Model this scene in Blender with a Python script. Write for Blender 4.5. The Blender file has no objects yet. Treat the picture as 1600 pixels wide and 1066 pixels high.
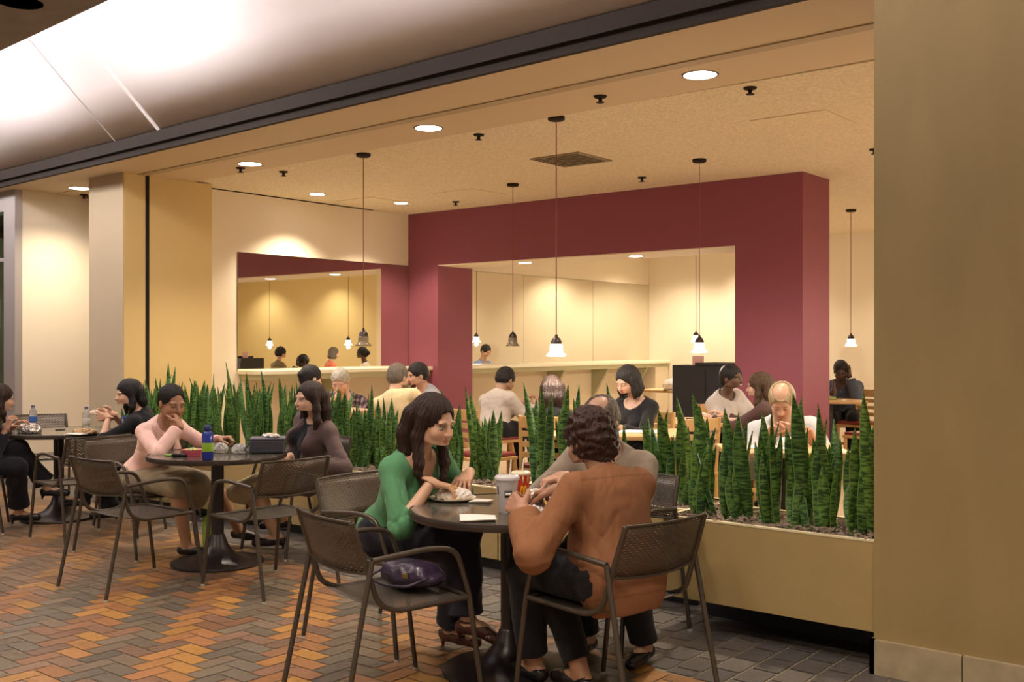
import bpy, math, random
import numpy as np
from math import sin, cos, pi, radians, sqrt
random.seed(7)
SC = bpy.context.scene
COL = SC.collection
SC.view_settings.view_transform = 'Standard'
SC.view_settings.look = 'None'
SC.view_settings.gamma = 1.0
SC.view_settings.use_curve_mapping = False

# ---------------------------------------------------------------- camera
FPX = 1617.0
CAMH = 1.5
HEAD = radians(39.1)
FW = np.array([-sin(HEAD), cos(HEAD)])
RT = np.array([cos(HEAD), sin(HEAD)])
cam_d = bpy.data.cameras.new('camera')
cam_d.sensor_width = 36.0
cam_d.lens = 36.0 * FPX / 1600.0
cam_d.shift_y = 3.0 / 1600.0
cam_d.clip_end = 200
cam = bpy.data.objects.new('camera', cam_d)
cam.location = (0, 0, CAMH)
cam.rotation_euler = (radians(90), 0, HEAD)
COL.objects.link(cam)
SC.camera = cam

def cw(r, d, z=0.0):
    p = RT * r + FW * d
    return np.array([p[0], p[1], z])
def cdir(r, d):
    p = RT * r + FW * d
    n = np.linalg.norm(p)
    return np.array([p[0] / n, p[1] / n, 0.0])
def W(px, py, D):
    return cw((px - 800) / FPX * D, D, CAMH - (py - 536) / FPX * D)
def V(*a):
    return np.array(a, dtype=float)
def nrm(v):
    v = np.asarray(v, float)
    return v / (np.linalg.norm(v) + 1e-9)

# ---------------------------------------------------------------- materials
MATS = {}
def lin(c):
    return tuple(((x / 12.92) if x <= 0.04045 else ((x + 0.055) / 1.055) ** 2.4) for x in c)
def mat(name, color, rough=0.6, metal=0.0, bump=0.0, bscale=60.0, var=0.0, vscale=8.0, spec=0.5,
        emit=None, estr=0.0, alpha=1.0, trans=0.0, attr=None, stretch=None, sss=0.0, sheen=0.0, coat=0.0):
    if name in MATS: return MATS[name]
    m = bpy.data.materials.new(name); m.use_nodes = True
    nt = m.node_tree; b = nt.nodes['Principled BSDF']
    b.inputs['Base Color'].default_value = (*color, 1)
    b.inputs['Roughness'].default_value = rough
    b.inputs['Metallic'].default_value = metal
    b.inputs['Specular IOR Level'].default_value = spec
    b.inputs['Alpha'].default_value = alpha
    b.inputs['Transmission Weight'].default_value = trans
    if coat: b.inputs['Coat Weight'].default_value = coat
    if sss:
        b.inputs['Subsurface Weight'].default_value = sss
        b.inputs['Subsurface Radius'].default_value = (0.02, 0.008, 0.004)
        b.inputs['Subsurface Scale'].default_value = 0.5
    if sheen: b.inputs['Sheen Weight'].default_value = sheen
    if emit is not None:
        b.inputs['Emission Color'].default_value = (*emit, 1)
        b.inputs['Emission Strength'].default_value = estr
    tc = nt.nodes.new('ShaderNodeTexCoord')
    vec = tc.outputs['Object']
    if stretch:
        mp = nt.nodes.new('ShaderNodeMapping'); mp.inputs['Scale'].default_value = stretch
        nt.links.new(vec, mp.inputs['Vector']); vec = mp.outputs['Vector']
    src = None
    if attr:
        a = nt.nodes.new('ShaderNodeAttribute'); a.attribute_name = attr
        src = a.outputs['Color']
        nt.links.new(src, b.inputs['Base Color'])
    if var:
        n = nt.nodes.new('ShaderNodeTexNoise'); n.inputs['Scale'].default_value = vscale
        n.inputs['Detail'].default_value = 5
        nt.links.new(vec, n.inputs['Vector'])
        r = nt.nodes.new('ShaderNodeMapRange')
        r.inputs['From Min'].default_value = 0.3; r.inputs['From Max'].default_value = 0.7
        r.inputs['To Min'].default_value = 1 - var; r.inputs['To Max'].default_value = 1 + var
        nt.links.new(n.outputs['Fac'], r.inputs['Value'])
        mx = nt.nodes.new('ShaderNodeVectorMath'); mx.operation = 'SCALE'
        if src is not None: nt.links.new(src, mx.inputs[0])
        else: mx.inputs[0].default_value = color
        nt.links.new(r.outputs['Result'], mx.inputs['Scale'])
        nt.links.new(mx.outputs['Vector'], b.inputs['Base Color'])
    if bump:
        n2 = nt.nodes.new('ShaderNodeTexNoise'); n2.inputs['Scale'].default_value = bscale
        n2.inputs['Detail'].default_value = 4
        nt.links.new(vec, n2.inputs['Vector'])
        bp = nt.nodes.new('ShaderNodeBump'); bp.inputs['Strength'].default_value = bump
        bp.inputs['Distance'].default_value = 0.01
        nt.links.new(n2.outputs['Fac'], bp.inputs['Height'])
        nt.links.new(bp.outputs['Normal'], b.inputs['Normal'])
    MATS[name] = m
    return m

def brick_holes(name, color, axes=('X', 'Z'), bw=0.024, rh=0.0105, mortar=0.0042, rough=0.4, metal=0.3, offset=0.5):
    """perforated sheet metal: slots are open"""
    m = bpy.data.materials.new(name); m.use_nodes = True
    nt = m.node_tree; b = nt.nodes['Principled BSDF']
    b.inputs['Base Color'].default_value = (*color, 1); b.inputs['Roughness'].default_value = rough
    b.inputs['Metallic'].default_value = metal
    tc = nt.nodes.new('ShaderNodeTexCoord'); sp = nt.nodes.new('ShaderNodeSeparateXYZ')
    cb = nt.nodes.new('ShaderNodeCombineXYZ')
    nt.links.new(tc.outputs['Object'], sp.inputs[0])
    nt.links.new(sp.outputs[axes[0]], cb.inputs['X']); nt.links.new(sp.outputs[axes[1]], cb.inputs['Y'])
    br = nt.nodes.new('ShaderNodeTexBrick'); br.offset = offset
    br.inputs['Scale'].default_value = 1.0
    br.inputs['Brick Width'].default_value = bw; br.inputs['Row Height'].default_value = rh
    br.inputs['Mortar Size'].default_value = mortar; br.inputs['Mortar Smooth'].default_value = 0.0
    nt.links.new(cb.outputs[0], br.inputs['Vector'])
    nt.links.new(br.outputs['Fac'], b.inputs['Alpha'])
    return m

# ---------------------------------------------------------------- mesh helpers
class MB:
    def __init__(s): s.v = []; s.f = []; s.mi = []
    def add(s, vs, fs, mi=0):
        o = len(s.v); s.v += [tuple(map(float, p)) for p in vs]
        s.f += [tuple(i + o for i in f) for f in fs]; s.mi += [mi] * len(fs)
        return s
    def box(s, lo, hi, mi=0):
        x0, y0, z0 = lo; x1, y1, z1 = hi
        return s.add([(x0,y0,z0),(x1,y0,z0),(x1,y1,z0),(x0,y1,z0),(x0,y0,z1),(x1,y0,z1),(x1,y1,z1),(x0,y1,z1)],
              [(0,3,2,1),(4,5,6,7),(0,1,5,4),(1,2,6,5),(2,3,7,6),(3,0,4,7)], mi)
    def prism(s, poly, z0, z1, mi=0):
        n = len(poly)
        vs = [(p[0], p[1], z0) for p in poly] + [(p[0], p[1], z1) for p in poly]
        a = sum(poly[i][0]*poly[(i+1)%n][1]-poly[(i+1)%n][0]*poly[i][1] for i in range(n))
        fs = [tuple(range(n))[::-1], tuple(range(n, 2*n))] + [(i, (i+1)%n, n+(i+1)%n, n+i) for i in range(n)]
        if a < 0: fs = [f[::-1] for f in fs]
        return s.add(vs, fs, mi)
    def lathe(s, prof, n=24, c=(0,0,0), mi=0, axis=None):
        vs = []; fs = []
        for (r, z) in prof:
            for i in range(n):
                a = 2*pi*i/n
                vs.append((c[0]+r*cos(a), c[1]+r*sin(a), c[2]+z))
        for j in range(len(prof)-1):
            for i in range(n):
                fs.append((j*n+i, j*n+(i+1)%n, (j+1)*n+(i+1)%n, (j+1)*n+i))
        if prof[0][0] > 1e-6: fs.append(tuple(range(n))[::-1])
        if prof[-1][0] > 1e-6: fs.append(tuple((len(prof)-1)*n+i for i in range(n)))
        return s.add(vs, fs, mi)
    def tube(s, pts, r, n=10, mi=0, smooth=0, closed=False):
        P = [np.array(p, float) for p in pts]
        if smooth: P = rounded(P, smooth)
        R = r if hasattr(r, '__len__') else [r]*len(P)
        if len(R) != len(P): R = list(np.interp(np.linspace(0,1,len(P)), np.linspace(0,1,len(R)), R))
        vs = []; fs = []; prev = None
        for i, p in enumerate(P):
            t = nrm((P[min(i+1,len(P)-1)]-P[max(i-1,0)]))
            if prev is None:
                u = np.cross(t, [0,0,1.0])
                if np.linalg.norm(u) < .1: u = np.cross(t, [1.0,0,0])
                u = nrm(u)
            else: u = nrm(prev - t*np.dot(prev,t))
            prev = u; w = np.cross(t, u)
            for k in range(n):
                a = 2*pi*k/n; vs.append(p+R[i]*(cos(a)*u+sin(a)*w))
        m = len(P)
        for j in range(m-1):
            for k in range(n):
                fs.append((j*n+k, j*n+(k+1)%n, (j+1)*n+(k+1)%n, (j+1)*n+k))
        fs.append(tuple(range(n))[::-1]); fs.append(tuple((m-1)*n+k for k in range(n)))
        return s.add(vs, fs, mi)
    def ell(s, c, r, n=16, m=10, mi=0, top=1.0, bot=-1.0):
        prof = []
        vs=[];fs=[]
        for j in range(m+1):
            ph = -pi/2+pi*j/m
            for i in range(n):
                a=2*pi*i/n
                vs.append((c[0]+r[0]*cos(ph)*cos(a)+(0), c[1]+r[1]*cos(ph)*sin(a), c[2]+r[2]*sin(ph)))
        for j in range(m):
            for i in range(n):
                fs.append((j*n+i,j*n+(i+1)%n,(j+1)*n+(i+1)%n,(j+1)*n+i))
        return s.add(vs,fs,mi)
    def build(s, name, mats, parent=None, smooth=False, bevel=0.0, seg=2, angle=40):
        me = bpy.data.meshes.new(name)
        me.from_pydata(s.v, [], s.f)
        mats = mats if isinstance(mats, (list, tuple)) else [mats]
        for m in mats: me.materials.append(m)
        if len(mats) > 1: me.polygons.foreach_set('material_index', s.mi)
        me.update()
        if smooth:
            me.polygons.foreach_set('use_smooth', [True]*len(me.polygons))
            try: me.set_sharp_from_angle(angle=radians(angle))
            except Exception: pass
        o = bpy.data.objects.new(name, me); COL.objects.link(o)
        if parent is not None: o.parent = parent
        if bevel:
            b = o.modifiers.new('bevel', 'BEVEL'); b.width = bevel; b.segments = seg; b.limit_method = 'ANGLE'
            b.angle_limit = radians(40)
        return o

def rounded(P, rad, n=5):
    out = [P[0]]
    for i in range(1, len(P)-1):
        a, b, c = P[i-1], P[i], P[i+1]
        la, lc = np.linalg.norm(a-b), np.linalg.norm(c-b)
        r = min(rad, la*.45, lc*.45)
        p0 = b+(a-b)/la*r; p1 = b+(c-b)/lc*r
        for k in range(n+1):
            t = k/n; out.append((1-t)**2*p0+2*t*(1-t)*b+t*t*p1)
    out.append(P[-1])
    return out

def tag(o, label=None, cat=None, group=None, kind=None):
    if label: o['label'] = label
    if cat: o['category'] = cat
    if group: o['group'] = group
    if kind: o['kind'] = kind
    return o
def empty(name, loc=(0,0,0), rz=0.0, label=None, cat=None, group=None):
    o = bpy.data.objects.new(name, None); COL.objects.link(o)
    o.location = tuple(map(float, loc)); o.rotation_euler = (0, 0, rz); o.empty_display_size = 0.1
    return tag(o, label, cat, group)
def struct(o): o['kind'] = 'structure'; return o
KIDS = {}
def copy_tree(o, loc, rz, label=None, group=None):
    def cp(a, parent):
        c = a.copy(); COL.objects.link(c)
        if parent is not None: c.parent = parent
        for ch in a.children: cp(ch, c)
        return c
    r = cp(o, None)
    r.location = tuple(map(float, loc)); r.rotation_euler = (0, 0, rz)
    if label: r['label'] = label
    if group: r['group'] = group
    return r
def yaw_of(f):   # rotation that turns local +Y to the world direction f
    return math.atan2(-f[0], f[1])

# ---------------------------------------------------------------- signed distance modelling
def cone(a, b, ra, rb, k=0.02, cuts=None): return ['c', V(*a), V(*b), ra, rb, k, cuts]
def elli(c, r, M=None, k=0.02, cuts=None): return ['e', V(*c), V(*r), (np.eye(3) if M is None else np.asarray(M)), None, k, cuts]
class Field:
    BIG = 0.08
    def __init__(s, lo, hi, h):
        s.lo = np.asarray(lo, float); s.h = h
        s.n = np.maximum(4, np.ceil((np.asarray(hi)-s.lo)/h).astype(int)+1)
        s.v = np.full(s.n, s.BIG, dtype=np.float32)
    def region(s, lo, hi):
        a = np.clip(np.floor((lo-s.lo)/s.h).astype(int), 0, s.n); b = np.clip(np.ceil((hi-s.lo)/s.h).astype(int)+1, 0, s.n)
        if np.any(b <= a): return None
        sl = tuple(slice(int(i), int(j)) for i, j in zip(a, b))
        X = (s.lo[0]+s.h*np.arange(a[0], b[0], dtype=np.float32))[:, None, None].astype(np.float32)
        Y = (s.lo[1]+s.h*np.arange(a[1], b[1], dtype=np.float32))[None, :, None].astype(np.float32)
        Z = (s.lo[2]+s.h*np.arange(a[2], b[2], dtype=np.float32))[None, None, :].astype(np.float32)
        return sl, X, Y, Z
    def dist(s, p, infl, X, Y, Z):
        if p[0] == 'c':
            a, b, ra, rb = p[1], p[2], p[3]+infl, p[4]+infl
            d = b-a; L2 = float(d@d)+1e-9
            t = np.clip(((X-a[0])*d[0]+(Y-a[1])*d[1]+(Z-a[2])*d[2])/L2, 0, 1)
            q = np.sqrt((X-a[0]-t*d[0])**2+(Y-a[1]-t*d[1])**2+(Z-a[2]-t*d[2])**2)
            r = q-(ra+t*(rb-ra))
        else:
            c, R, M = p[1], p[2]+infl, p[3]
            x = X-c[0]; y = Y-c[1]; z = Z-c[2]
            u = x*M[0][0]+y*M[0][1]+z*M[0][2]; v = x*M[1][0]+y*M[1][1]+z*M[1][2]; w = x*M[2][0]+y*M[2][1]+z*M[2][2]
            k0 = np.sqrt((u/R[0])**2+(v/R[1])**2+(w/R[2])**2)
            k1 = np.sqrt((u/R[0]**2)**2+(v/R[1]**2)**2+(w/R[2]**2)**2)+1e-6
            r = k0*(k0-1)/k1
        if p[6]:
            for (q0, n0) in p[6]:
                r = np.maximum(r, (X-q0[0])*n0[0]+(Y-q0[1])*n0[1]+(Z-q0[2])*n0[2])
        return r
    def bounds(s, p, infl, m):
        if p[0] == 'c':
            r = max(p[3], p[4])+infl+m
            return np.minimum(p[1], p[2])-r, np.maximum(p[1], p[2])+r
        r = max(p[2])+infl+m
        return p[1]-r, p[1]+r
    def add(s, p, infl=0.0):
        k = p[5]; m = k+3*s.h
        g = s.region(*s.bounds(p, infl, m))
        if g is None: return s
        sl, X, Y, Z = g
        d = s.dist(p, infl, X, Y, Z); v = s.v[sl]
        hh = np.maximum(k-np.abs(v-d), 0)/max(k, 1e-6)
        s.v[sl] = np.minimum(v, d)-hh*hh*k*.25
        return s
    def sub(s, p, infl=0.0):
        k = p[5]; m = k+3*s.h
        g = s.region(*s.bounds(p, infl, m))
        if g is None: return s
        sl, X, Y, Z = g
        d = -s.dist(p, infl, X, Y, Z); v = s.v[sl]
        hh = np.maximum(k-np.abs(v-d), 0)/max(k, 1e-6)
        s.v[sl] = np.maximum(v, d)+hh*hh*k*.25
        return s
    def plane(s, q, n):
        X = (s.lo[0]+s.h*np.arange(s.n[0]))[:, None, None]; Y = (s.lo[1]+s.h*np.arange(s.n[1]))[None, :, None]; Z = (s.lo[2]+s.h*np.arange(s.n[2]))[None, None, :]
        s.v = np.maximum(s.v, ((X-q[0])*n[0]+(Y-q[1])*n[1]+(Z-q[2])*n[2]).astype(np.float32)); return s
    def noise(s, fn):
        I = np.argwhere(np.abs(s.v) < 0.035)
        P = s.lo+I*s.h
        s.v[I[:,0], I[:,1], I[:,2]] += fn(P).astype(np.float32); return s
    def mesh(s):
        v = s.v; v[0]=v[-1]=s.BIG; v[:,0]=v[:,-1]=s.BIG; v[:,:,0]=v[:,:,-1]=s.BIG
        ins = v < 0
        c = ins.astype(np.int8)
        sm = sum(c[i:c.shape[0]-1+i, j:c.shape[1]-1+j, k:c.shape[2]-1+k] for i in (0,1) for j in (0,1) for k in (0,1))
        act = (sm > 0) & (sm < 8)
        idx = np.full(act.shape, -1, dtype=np.int64); I = np.argwhere(act); idx[act] = np.arange(len(I))
        acc = np.zeros((len(I), 3)); cnt = np.zeros(len(I))
        cs = [(0,0,0),(1,0,0),(0,1,0),(1,1,0),(0,0,1),(1,0,1),(0,1,1),(1,1,1)]
        cv = [v[I[:,0]+a, I[:,1]+b, I[:,2]+d] for a, b, d in cs]
        for a in range(8):
            for b in range(a+1, 8):
                if sum(abs(cs[a][i]-cs[b][i]) for i in range(3)) != 1: continue
                x, y = cv[a], cv[b]; m = (x < 0) != (y < 0)
                t = np.where(m, x/(np.where(m, x-y, 1)), 0)[:, None]
                acc += m[:, None]*((1-t)*np.array(cs[a])+t*np.array(cs[b])); cnt += m
        P = s.lo+s.h*(I+acc/np.maximum(cnt, 1)[:, None])
        Q = []
        for ax in range(3):
            o1, o2 = (ax+1) % 3, (ax+2) % 3
            A = np.take(ins, range(0, ins.shape[ax]-1), ax); B = np.take(ins, range(1, ins.shape[ax]), ax)
            E = np.argwhere(A != B)
            E = E[(E[:, o1] > 0) & (E[:, o2] > 0) & (E[:, o1] < ins.shape[o1]-1) & (E[:, o2] < ins.shape[o2]-1)]
            if len(E) == 0: continue
            def g(d1, d2):
                F = E.copy(); F[:, o1] -= d1; F[:, o2] -= d2
                return idx[F[:,0], F[:,1], F[:,2]]
            q = np.stack([g(1,1), g(0,1), g(0,0), g(1,0)], 1)
            fl = ~A[E[:,0], E[:,1], E[:,2]]
            q[fl] = q[fl][:, ::-1]
            Q.append(q)
        Q = np.concatenate(Q) if Q else np.zeros((0,4), int)
        return P, Q

def make_mesh(name, parts, m, parent=None, origin=(0,0,0), color=None, attr='Col'):
    """parts: list of (verts, quads); color: per vertex array"""
    Vs = []; Qs = []; o = 0
    for P, Q in parts:
        Vs.append(P-np.asarray(origin, float)); Qs.append(Q+o); o += len(P)
    P = np.concatenate(Vs); Q = np.concatenate(Qs)
    me = bpy.data.meshes.new(name)
    me.vertices.add(len(P)); me.vertices.foreach_set('co', P.astype(np.float32).ravel())
    me.loops.add(len(Q)*4); me.loops.foreach_set('vertex_index', Q.astype(np.int32).ravel())
    me.polygons.add(len(Q)); me.polygons.foreach_set('loop_start', np.arange(0, len(Q)*4, 4, dtype=np.int32))
    me.polygons.foreach_set('use_smooth', np.ones(len(Q), dtype=bool))
    me.update(calc_edges=True)
    if color is not None:
        a = me.color_attributes.new(attr, 'FLOAT_COLOR', 'POINT')
        c4 = np.ones((len(P), 4), dtype=np.float32); c4[:, :3] = color
        a.data.foreach_set('color', c4.ravel())
    me.materials.append(m)
    ob = bpy.data.objects.new(name, me); COL.objects.link(ob)
    if parent is not None: ob.parent = parent
    return ob

def wave(seed, freq, n=7, aniso=(1,1,1)):
    rg = np.random.RandomState(seed)
    K = rg.randn(n, 3); K = K/np.linalg.norm(K, axis=1)[:, None]*freq*rg.uniform(.6, 1.6, n)[:, None]*np.array(aniso)
    ph = rg.uniform(0, 6.28, n)
    def f(P):
        w = 0.6*np.sin(P@K[0]*.6+1.3)[:, None]
        return sum(np.sin(P@K[i]+ph[i]+w[:, 0]*1.5) for i in range(n))/n*1.6
    return f
# ================================================================= ROOM
CEIL = 3.2
FI = .09      # the dining room floor is a low step up
XL = -9.78
cream = mat('cream_paint', (.70,.58,.40), .75, bump=.05, bscale=120)
cream2 = mat('pale_cream_paint', (.80,.70,.53), .75, bump=.05, bscale=120)
tan = mat('tan_paint', (.33,.235,.095), .7, bump=.06, bscale=90, var=.08, vscale=5, stretch=(1,1,.35))
gold = mat('golden_lit_side_paint', (.66,.48,.20), .7, bump=.05, bscale=120)  # warm light on the left column's side is in this yellow
yellow = mat('yellow_paint', (.74,.60,.30), .7, bump=.05, bscale=120)
purple = mat('plum_paint', (.235,.053,.082), .62, bump=.04, bscale=140)
soff = mat('soffit_paint', (.60,.465,.29), .7)
textc = mat('textured_ceiling_paint', (.72,.61,.43), .9, bump=1.0, bscale=38, var=.14, vscale=45)
grey = mat('grey_mall_ceiling', (.23,.20,.17), .8, bump=.1, var=.1, vscale=6)
covem = mat('cove_paint', (.78,.73,.71), .6)
dark = mat('dark_metal', (.028,.020,.015), .7, spec=.12)
black = mat('black_laminate', (.012,.010,.010), .5)
ledgem = mat('cream_laminate', (.80,.74,.55), .35)
mirror = mat('mirror_glass', (.86,.84,.76), .0, metal=1.0)

# ---- floors
def make_floor():
    rg = random.Random(3)
    grout = mat('grout', (.33,.27,.19), .8)
    tile = mat('floor_tile', (.2,.15,.1), .42, attr='Col', var=.12, vscale=40, bump=.12, bscale=45)
    V_=[];F_=[];C_=[]
    def q(x0,y0,x1,y1,c,z=0.0,g=.0035):
        n=len(V_); V_.extend([(x0+g,y0+g,z),(x1-g,y0+g,z),(x1-g,y1-g,z),(x0+g,y1-g,z)]); F_.append((n,n+1,n+2,n+3)); C_.extend([c]*4)
    w=.1
    ybd=lambda x: 4.13+min(max(-2.5-x,-.3),7)*.14
    def shade(cx,cy,m,i):
        # grey-brown chains alternate with rust and orange chains
        c=(cx+cy)/sqrt(2)
        base=[(.160,.130,.098),(.180,.142,.100),(.135,.110,.086),(.195,.142,.098)]
        rust=[(.25,.130,.078),(.23,.135,.090),(.28,.140,.075)]
        org=[(.40,.190,.065),(.36,.165,.065),(.44,.22,.060)]
        t=(c+1.10)/.566
        f=abs(t-round(t))*2      # 0 at the centre of an orange band
        e=.5+.5*sin(cx*1.7+cy*.6+round(t)*2.1)
        r=rg.random()
        if f<.38: col = rg.choice(org) if r<.45+.4*e else rg.choice(rust)
        elif f<.72: col = rg.choice(rust) if r<.40+.25*e else rg.choice(base)
        else: col = rg.choice(base) if r<.86 else rg.choice(rust)
        if cx<-6.3:  col=tuple(.5*a+.5*b for a,b in zip(col,(.22,.13,.075)))
        k=rg.uniform(.85,1.15)
        return tuple(a*k for a in col)
    for m in range(-80,80):
        for i in range(-150,150):
            ox=(i*1+m*2)*w; oy=(-i*1+m*2)*w
            for (a,b,cx2,d) in ((0,0,2,1),(2,0,3,2)):
                x0,y0,x1,y1=ox+a*w,oy+b*w,ox+cx2*w,oy+d*w
                if x0<-17 or x1>3.4 or y0<-2.2 or y0>5.8: continue
                y1=min(y1,ybd((x0+x1)/2))
                if y1-y0<.02: continue
                q(x0,y0,x1,y1,shade((x0+x1)/2,(y0+y1)/2,m,i))
    j=0; x=-17.0
    while x<3.4:
        YB=ybd(x+.07); y=4.0+(-.1 if j%2 else 0)
        while y<5.9:
            y0=max(y,YB); y1=min(y+.2,5.9)
            if y1-y0<.02: y+=.2; continue
            c=rg.choice([(.125,.110,.098),(.105,.094,.086),(.15,.128,.108),(.115,.10,.09)])
            q(x,y0,x+.14,y1,c,g=.0055); y+=.2
        x+=.14; j+=1
    me=bpy.data.meshes.new('floor'); me.from_pydata(V_,[],F_)
    a=me.color_attributes.new('Col','FLOAT_COLOR','POINT')
    a.data.foreach_set('color',np.array([(*c,1) for c in C_],dtype=np.float32).ravel())
    me.materials.append(tile); me.update()
    o=bpy.data.objects.new('floor',me); COL.objects.link(o); struct(o)
    struct(MB().box((-17,-9,-.12),(6,5.9,-.004)).build('floor',grout))
    inn=mat('indoor_floor',(.48,.36,.24),.35,var=.08,vscale=5)
    struct(MB().box((-11.4,5.9,-.12),(6,17,FI)).build('floor',inn))
    struct(MB().box((-17,5.9,-.12),(-11.4,9,0)).build('floor',inn))
make_floor()

# ---- walls
struct(MB().box((XL-.2,5.6,0),(XL,16.1,CEIL+.1)).build('wall_left', cream2))
struct(MB().box((XL-.2,15.9,0),(-2.75,16.1,CEIL+.1)).build('wall_back', cream2))
struct(MB().box((-2.75,15.9,0),(3.2,16.1,CEIL+.1)).build('wall_back', yellow))
struct(MB().box((3.0,5.9,0),(3.2,16.1,CEIL+.1)).build('wall_right', yellow))
# plum divider wall with its big opening
pw = MB()
y0,y1 = 9.84,10.52
pw.box((XL,y0,0),(-9.24,y1,CEIL+.02)); pw.box((-5.0,y0,0),(-4.26,y1,CEIL+.02)); pw.box((-9.24,y0,2.515),(-5.0,y1,CEIL+.02))
struct(pw.build('wall_divider', purple))
struct(MB().box((-9.24,y0+.004,2.503),(-5.0,y1-.004,2.515)).build('trim_header', cream2))

# left column with gate track; lit side and dim front painted as two colours
FX=-9.5
struct(MB().box((-10.15,5.55,0),(FX,6.40,CEIL+.05)).build('wall_column_left', mat('column_dim_front_paint',(.50,.40,.26),.75)))
struct(MB().box((FX,5.56,0),(FX+.006,5.795,CEIL)).box((FX,5.835,0),(FX+.006,6.40,CEIL)).build('trim_column_lit_side', gold))
struct(MB().box((FX+.0005,5.795,0),(FX+.012,5.812,CEIL)).box((FX+.0005,5.818,0),(FX+.012,5.835,CEIL)).build('trim_gate_track', dark))
struct(MB().box((-9.79,6.40,0),(FX,6.585,CEIL)).build('wall_stub', gold))
# recess wall
struct(MB().box((-11.7,5.5,0),(-11.5,9.0,CEIL+.1)).build('wall_recess', cream2))
struct(MB().box((-11.7,8.9,0),(-9.9,9.1,CEIL+.1)).build('wall_recess_back', cream2))
# right pillar
PX=-1.69
struct(MB().box((PX,4.69,0),(3.2,5.7,5.0)).build('wall_pillar_right', tan))
stone = mat('stone_base', (.42,.33,.20), .55, var=.15, vscale=9, bump=.1, bscale=30)
struct(MB().box((PX-.012,4.665,0),(-1.305,4.70,.155)).box((-1.30,4.665,0),(-.15,4.70,.155)).box((-.145,4.665,0),(1.0,4.70,.155)).box((1.005,4.665,0),(3.2,4.70,.155))
       .box((PX-.012,4.665,0),(PX+.01,5.6,.155)).build('baseboard_right', stone))
struct(MB().box((2.99,5.7,0),(3.2,5.95,CEIL+.1)).build('wall_filler', tan))

# storefront at far left
frame = mat('brushed_frame', (.42,.38,.36), .45, metal=.4)
struct(MB().box((-11.76,5.42,0),(-11.494,5.50,3.2)).box((-17,5.43,2.98),(-11.76,5.6,3.2)).box((-17,5.44,2.42),(-11.7,5.50,2.46))
       .box((-17,5.42,0),(-11.7,5.5,.1)).box((-12.9,5.43,0),(-12.84,5.5,2.98)).build('window_1', frame))
glass = mat('shop_glass', (.55,.62,.55), .02, trans=1.0)
gl = MB().box((-17,5.46,.1),(-11.76,5.468,2.98)).build('window_2', glass); struct(gl)
shopw = mat('shop_wall', (.20,.21,.15), .7)
struct(MB().box((-17,8.6,0),(-11.7,8.7,3.3)).box((-17.1,5.4,0),(-17,8.7,3.3)).box((-17,5.6,3.2),(-11.7,8.7,3.3)).build('wall_shop', shopw))

o=empty('window_sign',(-12.27,5.43,1.84),0,'small white outlined square sign on the shop window at the left edge','sign')
sg=MB()
for a,b in (((-.27,-.005,-.17),(.27,.005,-.155)),((-.27,-.005,.155),(.27,.005,.17)),((-.27,-.005,-.17),(-.255,.005,.17)),((.255,-.005,-.17),(.27,.005,.17)),((.05,-.005,-.10),(.18,.005,-.08)),((.05,-.005,-.01),(.18,.005,.01)),((.05,-.005,.08),(.18,.005,.10)),((.16,-.005,-.10),(.18,.005,.10))): sg.box(a,b)
sg.build('lettering',mat('sign_white',(.85,.85,.82),.5),o)
bulb=mat('shop_bulb',(1,1,1),.5,emit=(1,.8,.55),estr=6); bulb.cycles.emission_sampling='NONE'
for x,z in ((-14.2,2.15),(-13.7,2.10),(-14.9,2.2)):
    tag(MB().ell((0,0,0),(.05,.05,.05)).build('shop_lamp',bulb,None,smooth=True),'small warm lamp glowing inside the shop at the left edge','lamp','lamps inside the shop').location=(x,8.0,z)
l=bpy.data.lights.new('shop_fill_light','POINT'); l.energy=60; l.color=(.9,1,.8); l.shadow_soft_size=.3  # dim fill added to brighten the dark shop interior
lo=bpy.data.objects.new('shop_fill_light',l); COL.objects.link(lo); lo.location=(-13.6,7.0,2.7)
# ---- ceilings
struct(MB().box((XL-.1,6.26,CEIL+.012),(3.2,16.1,CEIL+.1)).build('ceiling', textc))
def pl(x, ax, ay, bx, by): return ay+(by-ay)*(x-ax)/(bx-ax)
yf = lambda x: pl(x,-11.1,5.21,-2.355,4.86)       # front edge of soffit
yg = lambda x: pl(x,-9.5,5.815,-1.99,5.575)       # gate track
yb = lambda x: pl(x,-8.6,6.34,-2.19,6.17)         # where the textured ceiling starts
X0,X1=-17.2,3.2
so=MB()
so.prism([(X0,yf(X0)),(X1,yf(X1)),(X1,yg(X1)-.012),(X0,yg(X0)-.012)],CEIL,CEIL+.12)
so.prism([(X0,yg(X0)+.012),(X1,yg(X1)+.012),(X1,yb(X1)),(X0,yb(X0))],CEIL,CEIL+.12)
so.box((X0,6.2,CEIL),(XL,9.2,CEIL+.12))
struct(so.build('ceiling_soffit', soff))
struct(MB().prism([(X0,yg(X0)-.012),(X1,yg(X1)-.012),(X1,yg(X1)+.012),(X0,yg(X0)+.012)],CEIL+.03,CEIL+.1).build('trim_track', dark))
struct(MB().prism([(-9.5,yg(-9.5)-.11),(PX,yg(PX)-.11),(PX,yg(PX)-.012),(-9.5,yg(-9.5)-.012)],CEIL-.008,CEIL).build('trim_track_lip', mat('track_lip',(.42,.32,.19),.6)))
# dark bronze beam with a ridge
bm=MB()
bm.prism([(X0,yf(X0)-.05),(X1,yf(X1)-.05),(X1,yf(X1)+.03),(X0,yf(X0)+.03)],CEIL+.05,CEIL+.15)
bm.prism([(X0,yf(X0)-.01),(X1,yf(X1)-.01),(X1,yf(X1)+.03),(X0,yf(X0)+.03)],CEIL-.01,CEIL+.055)
struct(bm.build('trim_beam', dark))
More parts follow.
